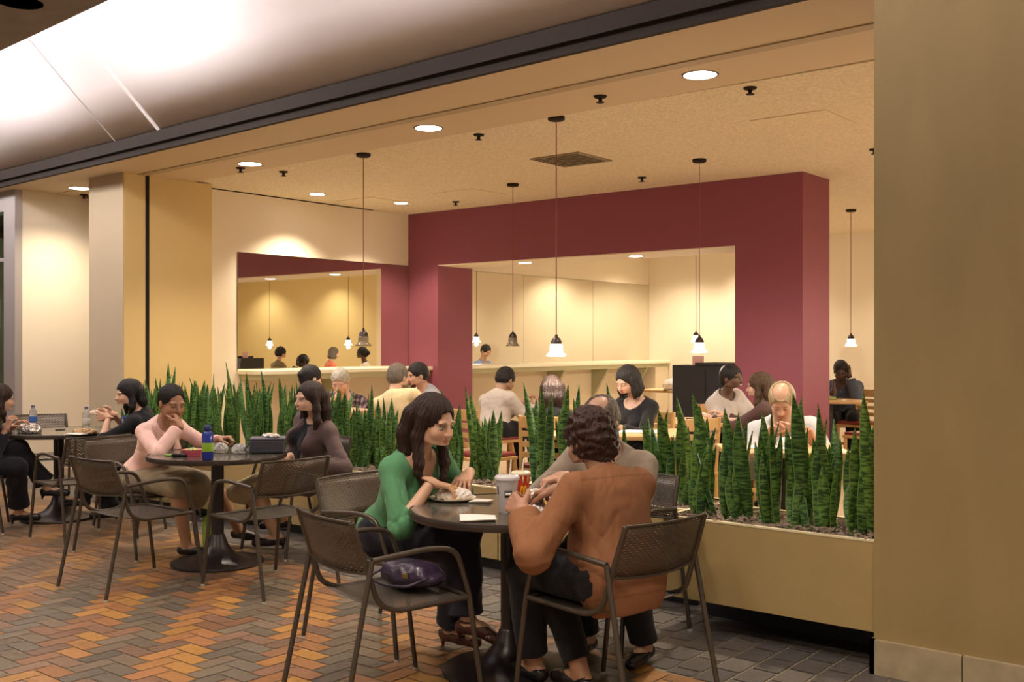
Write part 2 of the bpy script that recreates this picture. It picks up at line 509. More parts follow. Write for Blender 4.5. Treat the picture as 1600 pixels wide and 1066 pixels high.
# curved white cove rising from the beam
prof=[(0,.15),(-.40,.52),(-.78,.89),(-1.15,1.20),(-1.6,1.46),(-2.2,1.62)]
cv=MB()
n=len(prof)
vs=[];fs=[]
xs=[X0,-8.83,-8.06,-5.0,-2.0,X1]
for x in xs:
    for (dy,dz) in prof: vs.append((x,yf(x)-.03+dy,CEIL+dz))
for i in range(len(xs)-1):
    for j in range(n-1): fs.append((i*n+j,i*n+j+1,(i+1)*n+j+1,(i+1)*n+j))
cv.add(vs,fs)
cvo=struct(cv.build('ceiling_cove', covem, smooth=True, angle=50))
sm=cvo.modifiers.new('thickness','SOLIDIFY'); sm.thickness=.05; sm.offset=1
def strip(x,w,m,h=.012):
    s=MB()
    for j in range(n-1):
        (a,b),(c,d)=prof[j],prof[j+1]
        Y=yf(x)-.03
        N=nrm([0,-(d-b),(c-a)])*h
        if N[2]>0: N=-N
        s.add([(x-w,Y+a,CEIL+b),(x+w,Y+a,CEIL+b),(x+w,Y+c,CEIL+d),(x-w,Y+c,CEIL+d)]+[(q[0],q[1]+N[1],q[2]+N[2]) for q in [(x-w,Y+a,CEIL+b),(x+w,Y+a,CEIL+b),(x+w,Y+c,CEIL+d),(x-w,Y+c,CEIL+d)]],
              [(0,1,2,3),(7,6,5,4),(0,4,5,1),(1,5,6,2),(2,6,7,3),(3,7,4,0)])
    return s.build('trim_cove', m)
struct(strip(-8.06,.018,mat('cove_strip',(.85,.80,.78),.4)))
struct(strip(-8.83,.006,mat('cove_joint',(.45,.40,.38),.6),h=.004))
# grey mall ceiling in front of the cove
yv=lambda x: pl(x,-6.47,2.96,-5.07,2.88)
HOLE=cw(-4.83*0-2.45,5.05)  # recessed can near the top left corner of the view
hx,hy=-5.45,2.22
g=MB()
g.prism([(X0,-9),(X1+3,-9),(X1+3,yv(X1+3)),(X0,yv(X0))],3.3,3.5)
g.prism([(X0,yv(X0)-.08),(X1+3,yv(X1+3)-.08),(X1+3,yv(X1+3)),(X0,yv(X0))],3.5,3.56)
struct(g.build('ceiling_mall', grey))
struct(MB().box((X0,2.2,4.80),(X1+3,3.4,4.9)).box((X0,1.9,3.5),(X1+3,2.0,4.9)).build('ceiling_cove_top', covem))
struct(MB().box((-17.3,-2,0),(-17.1,5.6,3.5)).build('wall_mall', mat('mall_wall',(.55,.46,.34),.8)))

# ---- ledge along the left wall and mirrors
struct  # (the ledge is furniture: a thing)
lg=empty('wall_ledge',(XL,7.11,0),0,'long cream bar ledge fixed under the mirrors on the left wall','ledge')
def rel(o,p): o.parent=p; o.matrix_parent_inverse.identity(); return o
def lbox(m,a,b,org): return m.box(tuple(np.array(a)-org),tuple(np.array(b)-org))
org=np.array([XL,7.11,0])
z1=1.19
lbox(MB(),(XL,7.11,z1-.045),(-9.33,15.9,z1),org).build('ledge_top',ledgem,lg,bevel=.006)
lbox(MB(),(XL,7.15,z1-.11),(-9.38,15.9,z1-.045),org).build('apron',mat('ledge_apron',(.50,.47,.28),.6),lg)
lbox(MB(),(XL,7.13,0),(XL+.03,15.9,z1-.11),org).build('back_panel',cream,lg)
brm=mat('bracket_paint',(.42,.40,.25),.6)
for yy in (8.3,9.6,12.9,14.1,15.3):
    b=MB(); b.add([(.03,yy-7.11-.03,z1-.11),(.36,yy-7.11-.03,z1-.11),(.03,yy-7.11-.03,z1-.62),(.03,yy-7.11+.03,z1-.11),(.36,yy-7.11+.03,z1-.11),(.03,yy-7.11+.03,z1-.62)],
        [(0,2,1),(3,4,5),(0,1,4,3),(1,2,5,4),(2,0,3,5)])
    b.build('bracket',brm,lg)
lbox(MB(),(XL,15.45,0),(-9.36,15.88,z1-.11),org).build('end_panel',cream,lg)
medge=mat('mirror_edge',(.16,.15,.12),.4,metal=.5)
for k,(a,b,lab) in enumerate([(7.11,9.835,'large wall mirror above the ledge in front of the plum wall'),
        (10.525,12.3,'mirror panel above the ledge, nearest to the plum wall behind the opening'),
        (12.3,14.15,'middle mirror panel above the ledge seen through the plum opening'),
        (14.15,15.895,'mirror panel above the ledge beside the far corner')]):
    e=empty('wall_mirror',(XL,a,z1),0,lab,'mirror',None if k==0 else 'mirror panels behind the plum wall')
    MB().box((.003,.003,0),(.010,b-a-.003,2.525-z1)).build('glass',mirror,e)
    MB().box((0,0,0),(.0035,b-a,2.53-z1)).build('backing',medge,e)

# ---- ceiling fittings
chrome=mat('downlight_reflector',(.8,.78,.8),.25,metal=.8)
trimw=mat('downlight_trim',(.62,.50,.34),.5)
lampw=mat('lamp_glow',(1,1,1),.5,emit=(1,.88,.80),estr=9)
lampw.cycles.emission_sampling='NONE'
LIGHTS=[]
def downlight(x,y,z,lab,grp,r=.105,e=30,col=(1,.86,.67),spot=95,blend=.5,up=True):
    o=empty('recessed_downlight',(x,y,z),0,lab,'ceiling light',grp)
    MB().lathe([(r+.012,-.003),(r+.012,.001),(r,.0005),(r,-.003),(r+.012,-.003)],28).build('trim_ring',trimw,o,smooth=True)
    MB().lathe([(r,-.0045),(r*.9,-.0065),(r*.55,-.008),(.0001,-.0085)],28).build('lens',lampw,o,smooth=True)
    l=bpy.data.lights.new('downlight_lamp','SPOT'); l.energy=e; l.color=col; l.spot_size=radians(spot); l.spot_blend=blend; l.shadow_soft_size=.06
    lo=bpy.data.objects.new('downlight_lamp',l); COL.objects.link(lo); lo.location=(x,y,z-.03)
    return o
SO='downlights in the beige soffit'
for (x,y,w) in ((-10.85,5.82,'at far left above the pale recess wall'),(-8.12,6.05,'just right of the golden column'),(-5.67,5.93,'above the left planter'),(-3.21,5.84,'nearest the right pillar')):
    downlight(x,y,CEIL,'round recessed downlight in the soffit '+w,SO,e=(95 if x<-10 else 150),spot=(128 if x<-10 else 112),blend=.85)
downlight(-.4,5.6,CEIL,'round recessed downlight hidden behind the right pillar',SO,e=0.01)
for (x,y,w) in ((-9.24,7.82,'left one of the pair close to the mirror wall'),(-9.03,8.96,'right one of the pair close to the mirror wall')):
    downlight(x,y,CEIL+.012,'small recessed downlight, '+w,'downlights by the mirror wall',r=.085,e=115,spot=112,blend=.55)
for (x,y,w) in ((-8.0,10.10,'left one'),(-6.42,10.16,'right one')):
    downlight(x,y,2.503,'small downlight under the plum header, '+w,'downlights under the plum header',r=.08,e=28,spot=110)

o=empty('recessed_downlight',(-5.46,2.60,3.3),0,'unlit dark recessed can in the grey ceiling at the top left corner','ceiling light')
MB().lathe([(.115,-.004),(.115,.001),(.095,.0005),(.095,-.004),(.115,-.004)],28).build('trim_ring',dark,o,smooth=True)
MB().lathe([(.095,-.002),(.06,-.0035),(.0001,-.004)],28).build('lens',black,o,smooth=True)
def sprink(px,py,z,lab):
    D=(z-CAMH)*FPX/(536-py); p=cw((px-800)/FPX*D,D,z)
    o=empty('sprinkler_head',p,0,lab,'sprinkler','fire sprinklers on the ceiling')
    MB().lathe([(.045,-.004),(.04,-.012),(.015,-.014),(.012,-.04),(.028,-.043),(.028,-.047),(.001,-.048)],14).build('deflector',dark,o,smooth=True)
    MB().lathe([(.001,0),(.046,0),(.046,-.004),(.001,-.004)],14).build('escutcheon',dark,o)
for px,py,w in ((938,150,'nearest the camera, on the smooth soffit'),(748,210,'right of the second soffit downlight'),(1172,137,'near the right pillar top'),(1003,277,'above the plum wall right of the ceiling vent'),
        (1366,233,'right beside the right pillar'),(443,268,'above the left wall'),(712,315,'near the plum corner')):
    sprink(px,py,CEIL if py in(150,) else CEIL+.012,'small dark fire sprinkler '+w)
sprink(376,262,CEIL,'small dark fire sprinkler hanging beside the soffit downlight near the golden column')
sprink(131,304,CEIL,'small dark fire sprinkler above the pale recess wall')
def vent(px,py,w,dd,lab,m=None):
    z=CEIL+.012; D=(z-CAMH)*FPX/(536-py); p=cw((px-800)/FPX*D,D,z)
    o=empty('ceiling_vent',p,0,lab,'vent')
    MB().box((-w/2,-dd/2,-.012),(w/2,dd/2,0)).build('frame',mat('vent_paint',(.28,.22,.13),.6),o)
    s=MB()
    for i in range(8): s.box((-w/2+.03,-dd/2+.03+i*(dd-.06)/8,-.02),(w/2-.03,-dd/2+.045+i*(dd-.06)/8,-.012))
    s.build('louvre',mat('vent_louvre',(.2,.16,.1),.6),o)
vent(893,249,.55,.55,'square grey ceiling vent between the pendants')
z=CEIL+.012
for px,py,lab in ((735,303,'flush access panel in the textured ceiling near the plum corner'),(1255,190,'flush access panel in the textured ceiling near the right pillar'),(580,315,'flush access panel in the textured ceiling between the small downlights')):
    D=(z-CAMH)*FPX/(536-py); p=cw((px-800)/FPX*D,D,z)
    tag(MB().box((-.3,-.3,-.006),(.3,.3,0)).build('access_panel',textc),lab,'panel').location=tuple(p)

# ---- pendants
cordm=mat('red_cord',(.22,.05,.035),.6)
capm=mat('bronze_cap',(.05,.035,.03),.35,metal=.5)
shl=mat('lit_glass_shade',(1,.95,.9),.4,emit=(1,.93,.86),estr=5.5)
shl.cycles.emission_sampling='NONE'
shd=mat('unlit_glass_shade',(.20,.15,.10),.15,alpha=.75)
def pendant(x,y,zb,lit,lab,e=23):
    o=empty('pendant_lamp',(x,y,CEIL+.012),0,lab,'pendant lamp','pendant lamps over the dining room')
    H=CEIL+.012-zb
    MB().lathe([(.001,0),(.065,0),(.065,-.022),(.055,-.03),(.001,-.03)],24).build('canopy',dark,o,smooth=True)
    MB().tube([(0,0,-.03),(0,0,-H+.155)],.004,8).build('cord',cordm,o)
    MB().lathe([(.001,-H+.165),(.010,-H+.162),(.013,-H+.145),(.028,-H+.135),(.040,-H+.112),(.043,-H+.090),(.001,-H+.090)],24).build('cap',capm,o,smooth=True)
    MB().lathe([(.040,-H+.092),(.047,-H+.085),(.049,-H+.04),(.056,-H+.024),(.072,-H+.014),(.074,-H+.004),(.068,-H),(.001,-H+.004)],28).build('shade',shl if lit else shd,o,smooth=True)
    if lit:
        l=bpy.data.lights.new('pendant_bulb','POINT'); l.energy=e; l.color=(1,.88,.70); l.shadow_soft_size=.03
        lo=bpy.data.objects.new('pendant_bulb',l); COL.objects.link(lo); lo.location=(x,y,zb-.035)
pendant(-6.95,6.42,1.47,False,'unlit pendant lamp on a long cord before the large mirror, leftmost')
pendant(-4.68,6.29,1.40,True,'lit pendant lamp hanging nearest the camera in the middle',9)
pendant(-7.01,8.64,1.465,False,'unlit pendant lamp in front of the plum opening, left of the lit middle one')
pendant(-4.73,8.59,1.41,True,'lit pendant lamp in front of the right half of the plum opening',13)
pendant(-5.0,13.05,1.46,True,'lit pendant lamp between the plum wall and the right pillar',13)
pendant(-7.6,13.7,1.515,True,'lit pendant lamp seen through the plum opening, close behind the front lit one')
for (x,y) in ((-1.7,6.6),(-2.4,8.6),(-.2,6.5),(-.2,8.6),(-2.6,10.9),(-2.6,13.1),(-.2,13.1)):  # unseen pendants added to fill the room with light
    pendant(x,y,1.45,True,'lit pendant lamp hanging out of sight behind the right pillar')
# ================================================================= PLANTERS AND PLANTS
plm = mat('planter_laminate', (.41,.29,.115), .6, var=.05, vscale=3)
plm2 = mat('planter_top_edge', (.80,.68,.42), .45)
kick = mat('toe_kick_black', (.008,.008,.010), .5)
mulm = mat('wood_mulch', (.30,.22,.16), .95, var=.5, vscale=70, bump=1.0, bscale=120)
def planter(a, b, depth, lab, seed, kz=.17, tz=.59, sb=.36):
    """a,b: ends of the front edge"""
    a=np.array(a,float); b=np.array(b,float); L=np.linalg.norm(b-a); u=(b-a)/L
    rz=math.atan2(u[1],u[0])
    o=empty('planter_box',(a[0],a[1],0),rz,lab,'planter','long laminate planters of snake plants')
    t=.022
    MB().box((0,0,kz),(L,t,tz)).build('front_panel',plm,o)
    MB().box((0,depth-t,kz),(L,depth,tz)).build('back_panel',plm,o)
    MB().box((0,t,kz),(t,depth-t,tz)).build('end_panel',plm,o)
    MB().box((L-t,t,kz),(L,depth-t,tz)).build('end_panel',plm,o)
    MB().box((0,-.002,tz-.007),(L,t,tz+.002)).box((0,t,tz-.007),(t,depth,tz+.002)).box((L-t,t,tz-.007),(L,depth,tz+.002)).box((0,depth-t,tz-.007),(L,depth,tz+.002)).build('top_edge',plm2,o)
    MB().box((.03,sb,0),(L-.03,depth-.05,kz)).build('toe_kick',kick,o)
    # soil and shavings
    rg=random.Random(seed)
    nx=max(6,int(L/.035)); ny=12
    vs=[];fs=[]
    for i in range(nx+1):
        for j in range(ny+1):
            vs.append((t+(L-2*t)*i/nx, t+(depth-2*t)*j/ny, tz-.035+rg.uniform(-.012,.016)))
    for i in range(nx):
        for j in range(ny):
            q=i*(ny+1)+j; fs.append((q,q+ny+1,q+ny+2,q+1))
    m=MB().add(vs,fs)
    for _ in range(int(L*420)):
        x=rg.uniform(t,L-t); y=rg.uniform(t,depth-t); an=rg.uniform(0,6.28); l=rg.uniform(.012,.035); w=rg.uniform(.003,.007)
        z=tz-.023+rg.uniform(0,.022); c,s=cos(an)*l,sin(an)*l; c2,s2=-sin(an)*w,cos(an)*w; dz=rg.uniform(-.012,.012)
        m.add([(x-c-c2,y-s-s2,z-dz),(x+c-c2,y+s-s2,z+dz),(x+c+c2,y+s+s2,z+dz+.004),(x-c+c2,y-s+s2,z-dz+.004),(x,y,z+.012)],[(0,1,2,3),(0,1,4),(1,2,4),(2,3,4),(3,0,4)])
    mo=m.build('mulch',mulm,None); mo.location=o.location; mo.rotation_euler=o.rotation_euler
    tag(mo,'shredded brown wood mulch filling the '+lab.split(' planter')[0].split()[-1]+' planter','mulch',kind='stuff')
    return o
planter((-2.83,4.75),(-1.70,4.74),.55,'beige laminate right planter butting against the right pillar',1)
planter((-4.33,5.19),(-2.87,5.19),.52,'beige laminate middle planter set back behind the near table',2,.08,.55,.07)
planter((-9.46,5.215),(-4.35,5.20),.55,'beige laminate left planter running to the golden column',3,.08,.55,.07)

def leaf_material():
    m=bpy.data.materials.new('snake_plant_leaf'); m.use_nodes=True
    nt=m.node_tree; b=nt.nodes['Principled BSDF']; b.inputs['Roughness'].default_value=.38
    b.inputs['Specular IOR Level'].default_value=.45
    at=nt.nodes.new('ShaderNodeAttribute'); at.attribute_name='lv'
    sp=nt.nodes.new('ShaderNodeSeparateColor'); nt.links.new(at.outputs['Color'],sp.inputs[0])
    # r: across -1..1 (0.5 middle), g: metres along, b: random
    cb=nt.nodes.new('ShaderNodeCombineXYZ')
    mu=nt.nodes.new('ShaderNodeMath'); mu.operation='MULTIPLY'; mu.inputs[1].default_value=95
    nt.links.new(sp.outputs[1],mu.inputs[0])
    m2=nt.nodes.new('ShaderNodeMath'); m2.operation='MULTIPLY'; m2.inputs[1].default_value=1.3
    nt.links.new(sp.outputs[0],m2.inputs[0])
    m3=nt.nodes.new('ShaderNodeMath'); m3.operation='MULTIPLY'; m3.inputs[1].default_value=40
    nt.links.new(sp.outputs[2],m3.inputs[0])
    nt.links.new(mu.outputs[0],cb.inputs['X']); nt.links.new(m2.outputs[0],cb.inputs['Y']); nt.links.new(m3.outputs[0],cb.inputs['Z'])
    n=nt.nodes.new('ShaderNodeTexNoise'); n.inputs['Scale'].default_value=1.0; n.inputs['Detail'].default_value=3
    nt.links.new(cb.outputs[0],n.inputs['Vector'])
    cr=nt.nodes.new('ShaderNodeValToRGB'); e=cr.color_ramp.elements
    e[0].position=.42; e[0].color=(.016,.055,.016,1); e[1].position=.60; e[1].color=(.11,.25,.06,1)
    nt.links.new(n.outputs['Fac'],cr.inputs['Fac'])
    # per-leaf hue
    mx=nt.nodes.new('ShaderNodeMix'); mx.data_type='RGBA'; mx.blend_type='MULTIPLY'; mx.inputs['Factor'].default_value=1
    cr2=nt.nodes.new('ShaderNodeValToRGB'); e=cr2.color_ramp.elements
    e[0].color=(.75,.8,.9,1); e[1].color=(1.5,1.25,.8,1)
    nt.links.new(sp.outputs[2],cr2.inputs['Fac'])
    nt.links.new(cr.outputs['Color'],mx.inputs[6]); nt.links.new(cr2.outputs['Color'],mx.inputs[7])
    # pale margin
    ab=nt.nodes.new('ShaderNodeMath'); ab.operation='SUBTRACT'; ab.inputs[1].default_value=.5; nt.links.new(sp.outputs[0],ab.inputs[0])
    a2=nt.nodes.new('ShaderNodeMath'); a2.operation='ABSOLUTE'; nt.links.new(ab.outputs[0],a2.inputs[0])
    gt=nt.nodes.new('ShaderNodeMath'); gt.operation='GREATER_THAN'; gt.inputs[1].default_value=.455; nt.links.new(a2.outputs[0],gt.inputs[0])
    mx2=nt.nodes.new('ShaderNodeMix'); mx2.data_type='RGBA'; nt.links.new(gt.outputs[0],mx2.inputs['Factor'])
    nt.links.new(mx.outputs[2],mx2.inputs[6]); mx2.inputs[7].default_value=(.17,.30,.06,1)
    nt.links.new(mx2.outputs[2],b.inputs['Base Color'])
    return m
LEAFM=leaf_material()
class Leaves:
    def __init__(s): s.v=[];s.f=[];s.c=[]
    def leaf(s,base,tip,w,rg,bend=.04,face=None,rnd=None):
        base=np.array(base,float); tip=np.array(tip,float); d=tip-base; L=np.linalg.norm(d)
        n=13; rnd=rg.random() if rnd is None else rnd
        an=rg.uniform(0,pi) if face is None else face
        bx=nrm([rg.uniform(-1,1),rg.uniform(-1,1),0])*bend*L
        tw=rg.uniform(-.9,.9); o=len(s.v)
        for side in (0,1):
            for i in range(n):
                t=i/(n-1)
                c=base+d*t+bx*sin(pi*t)+np.array([0,0,0])
                wd=w*(.42+.58*min(1,t/.35)**.8)*(1 if t<.55 else max(0,(1-((t-.55)/.45)**1.9)))*.5+.0006
                a=an+tw*t; u=np.array([cos(a),sin(a),0]); nn=np.array([-sin(a),cos(a),0])
                for j in range(5):
                    q=(j-2)/2
                    p=c+u*q*wd+nn*(abs(q)**1.5*wd*.55)+(nn*-.0035 if side else 0)*(1-.8*abs(q))
                    s.v.append(tuple(p)); s.c.append(((q+1)/2,t*L,rnd,1))
        for i in range(n-1):
            for j in range(4):
                a=o+i*5+j; s.f.append((a,a+1,a+6,a+5))
                b=a+n*5; s.f.append((b+5,b+6,b+1,b))
        return s
    def build(s,name,org):
        me=bpy.data.meshes.new(name); me.from_pydata([(a-org[0],b-org[1],c-org[2]) for a,b,c in s.v],[],s.f)
        at=me.color_attributes.new('lv','FLOAT_COLOR','POINT'); at.data.foreach_set('color',np.array(s.c,dtype=np.float32).ravel())
        me.polygons.foreach_set('use_smooth',[True]*len(me.polygons)); me.materials.append(LEAFM); me.update()
        o=bpy.data.objects.new(name,me); COL.objects.link(o); o.location=tuple(org); return o
def plant(base,tips,lab,grp,seed,w=.055,extra=4,hh=.45):
    """base: (x,y) in the mulch; tips: world points of the tall leaves"""
    rg=random.Random(seed); L=Leaves()
    for tp in tips:
        bx=base[0]+rg.uniform(-.04,.04)+.35*(tp[0]-base[0]); by=base[1]+rg.uniform(-.05,.05)
        L.leaf((bx,by,.53),tp,w*rg.uniform(.8,1.15),rg,bend=rg.uniform(.0,.05),face=.68+rg.uniform(-.6,.6))
    for i in range(extra):
        a=rg.uniform(0,6.28); h=hh*rg.uniform(.45,1); r=rg.uniform(.03,.10)
        L.leaf((base[0]+rg.uniform(-.06,.06),base[1]+rg.uniform(-.06,.06),.53),(base[0]+cos(a)*r,base[1]+sin(a)*r*.8,.57+h),w*rg.uniform(.7,1),rg,face=.68+rg.uniform(-.9,.9))
    o=L.build('snake_plant',(base[0],base[1],.53))
    return tag(o,lab,'plant',grp)
def on_y(px,py,y):
    t=(px-800)/FPX; r=FW+RT*t; D=y/r[1]; return W(px,py,D)
# right planter: tips read off the place, front and back rows
GR='snake plants in the right planter'
LR='tall dark green snake plant with banded upright leaves in the right planter'
tr=[(1081,614),(1093,632),(1105,651),(1118,668),(1132,637),(1143,690),(1154,645),(1168,657),(1180,690),(1191,643),(1205,640),(1221,690),(1239,614),(1252,620),(1262,668),(1278,631),(1292,652),(1303,654),(1313,685),(1325,700),(1336,667),(1349,612),(1358,650),(1369,657)]
rg=random.Random(11)
pts=[on_y(px,py,4.90+rg.uniform(-.04,.24)) for px,py in tr]
k=0; grp=[]
cuts=[0,4,8,12,15,19,24]
for i in range(len(cuts)-1):
    tp=pts[cuts[i]:cuts[i+1]]; cx=sum(p[0] for p in tp)/len(tp)
    plant((min(max(cx,-2.72),-1.82),5.0),tp,LR,GR,20+i,w=.074,extra=8,hh=.52)
# middle planter
GM='snake plants in the middle planter'
LM='dark green snake plant with pointed leaves in the middle planter'
for i,(tl,w,ex) in enumerate([([(818,598),(833,640),(846,604),(861,612),(838,622)],.05,4),([(874,640),(888,600),(896,622),(905,600),(868,655)],.05,4),([(928,622),(948,598),(962,640)],.05,3),
        ([(1003,660),(1012,648),(1029,640),(1043,640)],.055,3),([(1057,620),(1063,640),(1052,680),(1078,748),(1071,700)],.05,2)]):
    r2=random.Random(40+i)
    tp=[on_y(px,py,5.40+r2.uniform(-.10,.10)) for px,py in tl]; cx=sum(p[0] for p in tp)/len(tp)
    plant((min(max(cx,-4.2),-2.98),5.44),tp,LM,GM,60+i,w=w*1.35,extra=ex+3,hh=.45)
# left planter
def ymid(x): return 5.48
def on_mid(px,py,off):
    y=5.2
    for _ in range(6):
        p=on_y(px,py,y); y=ymid(p[0])+off
    return p
GL='snake plants in the left planter'
LL='green snake plant with narrow upright leaves in the crowded left planter'
tips=[(243,590),(252,600),(263,566),(268,585),(274,573),(286,596),(296,590),(306,612),(318,598),(326,606),(334,585),(345,610),(353,566),(356,590),(366,608),(376,590),(385,582),(398,600),(407,575),(414,604),
      (424,596),(436,590),(446,600),(455,612),(463,596),(472,618),(480,630),(492,640),(528,606),(536,622),(545,634),(552,612),(560,630),(570,640),(581,602),(590,640),(600,655),(612,622),(622,640),(632,668),(643,640),(655,660),(640,690),
      (668,640),(690,608),(700,640),(709,660),(716,648),(727,604),(735,612),(742,636),(749,668),(757,650),(764,690),(771,640),(777,662)]
r3=random.Random(5); pp=[]
for t_,(px,py) in enumerate(tips): pp.append(on_mid(px,py,r3.uniform(-.12,.14)))
i=0;k=0
while i<len(pp):
    n=3 if pp[i][0]<-6 else 4
    tp=pp[i:i+n]; cx=sum(p[0] for p in tp)/len(tp); cx=max(cx,-9.34); cx=min(cx,-4.45)
    plant((cx,ymid(cx)+r3.uniform(-.05,.05)),tp,LL,GL,100+k,w=.056,extra=(14 if cx<-5.4 else 9),hh=.60 if cx<-6 else .5)
    i+=n; k+=1
# fill rows behind and before in the crowded part
for k in range(15):
    cx=-9.25+k*.235; off=(-.15 if k%2 else .16)
    r4=random.Random(300+k); h=(.62 if k<9 else .5)
    tp=[(cx+r4.uniform(-.12,.12),ymid(cx)+off+r4.uniform(-.05,.05),.56+h*r4.uniform(.7,1.0)) for _ in range(5)]
    plant((cx,ymid(cx)+off),tp,LL,GL,400+k,w=.052,extra=10,hh=.58)

# ================================================================= OUTDOOR-STYLE METAL CHAIRS
tubm=mat('bronze_tube',(.085,.068,.052),.34,metal=.45,spec=.6)
perf=brick_holes('perforated_back',(.10,.078,.060),('X','Z'),bw=.026,rh=.0105,mortar=.0040,rough=.4,metal=.35)
seatm=brick_holes('perforated_seat',(.10,.082,.066),('Y','X'),bw=.05,rh=.012,mortar=.0044,rough=.42,metal=.3)
footm=mat('chair_glide',(.5,.48,.44),.5)
def metal_chair():
    o=empty('metal_armchair')
    R=.0115
    for s in (-1,1):
        # seat and back rail in one bent tube
        MB().tube([(s*.238,-.315,.805),(s*.246,-.245,.60),(s*.250,-.205,.475),(s*.250,-.12,.438),(s*.255,.23,.446)],R,10,smooth=.07).build('seat_rail',tubm,o,smooth=True)
        l=MB().tube([(s*.262,-.238,.652),(s*.272,-.375,.006)],R,10).build('leg',tubm,o,smooth=True)
        MB().lathe([(.001,0),(.0125,0),(.0125,.012),(.001,.012)],10,(s*.272,-.375,0)).build('glide',footm,l)
        l=MB().tube([(s*.258,.222,.455),(s*.268,.285,.006)],R,10).build('leg',tubm,o,smooth=True)
        MB().lathe([(.001,0),(.0125,0),(.0125,.012),(.001,.012)],10,(s*.268,.285,0)).build('glide',footm,l)
        MB().tube([(s*.258,.222,.455),(s*.268,.150,.655),(s*.266,.02,.672),(s*.262,-.238,.652)],R,10,smooth=.06).build('armrest',tubm,o,smooth=True)
    MB().tube([(-.252,.228,.440),(-.12,.262,.432),(.12,.262,.432),(.252,.228,.440)],.009,8,smooth=.08).build('front_rail',tubm,o,smooth=True)
    # seat sheet, curling down in front
    nx,ny=14,10; vs=[];fs=[]
    for i in range(nx+1):
        for j in range(ny+1):
            x=-.245+.49*i/nx; t=j/ny; y=-.185+.44*t+.03*t*(1-(x/.245)**2)
            z=.446-.012*(1-(x/.245)**2)+ (.012 if t<.1 else 0)-(.02*((t-.8)/.2)**2 if t>.8 else 0)
            vs.append((x,y,z))
    for i in range(nx):
        for j in range(ny):
            q=i*(ny+1)+j; fs.append((q,q+ny+1,q+ny+2,q+1))
    so=MB().add(vs,fs).build('seat',seatm,o,smooth=True); m=so.modifiers.new('sheet','SOLIDIFY'); m.thickness=.0025
    vs=[];fs=[]
    for i in range(nx+1):
        for j in range(5):
            u=-1+2*i/nx; t=j/4; zz=.60+.205*t
            y=-.247-.068*t-.035*(1-u*u)
            vs.append((u*(.244-.007*t),y,zz-.012*(1-u*u)*(1-t)))
    for i in range(nx):
        for j in range(4):
            q=i*5+j; fs.append((q,q+5,q+6,q+1))
    bo=MB().add(vs,fs).build('backrest',perf,o,smooth=True); m=bo.modifiers.new('sheet','SOLIDIFY'); m.thickness=.0025
    e=MB().tube([vs[i*5+4] for i in range(nx+1)],.0055,8).tube([vs[i*5] for i in range(nx+1)],.0055,8).build('back_trim',tubm,o,smooth=True)
    return o
OC='bronze metal armchairs in the concourse'
CH={}
protoc=metal_chair(); used_c=[False]
def place_chair(key,c,f,lab):
    p=cw(*c); F=cdir(*f)
    if not used_c[0]:
        used_c[0]=True; o=protoc; o.location=tuple(p); o.rotation_euler=(0,0,yaw_of(F)); tag(o,lab,'chair',OC)
    else:
        o=copy_tree(protoc,p,yaw_of(F),lab,OC)
        o['category']='chair'
    CH[key]=(p,F); return o
place_chair('C1',(-.51,4.37),(.80,.60),'empty bronze metal armchair holding a dark handbag, nearest the camera on the left')
place_chair('C2',(-.60,5.25),(.787,-.617),'bronze metal armchair under the woman in the green top')
place_chair('C3',(.40,4.30),(-.66,.75),'bronze metal armchair under the person in the brown shirt')
place_chair('C4',(.48,5.27),(-.62,-.78),'bronze metal armchair under the balding man behind the near table')
place_chair('C5',(-2.33,6.45),(.62,.78),'empty bronze metal armchair at the left front of the middle table')
place_chair('C6',(-1.52,6.40),(-.74,.67),'empty bronze metal armchair seen from behind at the right front of the middle table')
place_chair('C7',(-1.565,7.51),(-.67,-.74),'bronze metal armchair under the smiling woman in the cardigan')
place_chair('C8',(-2.68,7.46),(.85,-.5),'bronze metal armchair under the woman in the pink top')
place_chair('C9',(-3.07,8.62),(-.97,.22),'bronze metal armchair under the woman in black with a blue lanyard')
place_chair('C10',(-4.42,9.75),(.5,-.86),'empty bronze metal armchair on the far side of the leftmost table')
place_chair('C11',(-4.35,8.25),(.9,.35),'bronze metal armchair under the woman cut off by the left edge')
place_chair('C12',(-3.30,7.92),(-.72,.69),'empty bronze metal armchair on the near side of the leftmost table')

# ================================================================= ROUND TABLES
topm=bpy.data.materials.new('speckled_tabletop'); topm.use_nodes=True
def _top():
    nt=topm.node_tree; b=nt.nodes['Principled BSDF']; b.inputs['Roughness'].default_value=.12
    tc=nt.nodes.new('ShaderNodeTexCoord'); n=nt.nodes.new('ShaderNodeTexNoise'); n.inputs['Scale'].default_value=140; n.inputs['Detail'].default_value=3
    nt.links.new(tc.outputs['Object'],n.inputs['Vector'])
    cr=nt.nodes.new('ShaderNodeValToRGB'); e=cr.color_ramp.elements; e[0].position=.4; e[0].color=(.035,.035,.030,1); e[1].position=.68; e[1].color=(.19,.17,.14,1)
    nt.links.new(n.outputs['Fac'],cr.inputs['Fac']); nt.links.new(cr.outputs['Color'],b.inputs['Base Color'])
_top()
rimm=mat('bronze_rim',(.06,.045,.04),.28,metal=.4)
colm=mat('dark_bronze_column',(.035,.026,.028),.35,metal=.4)
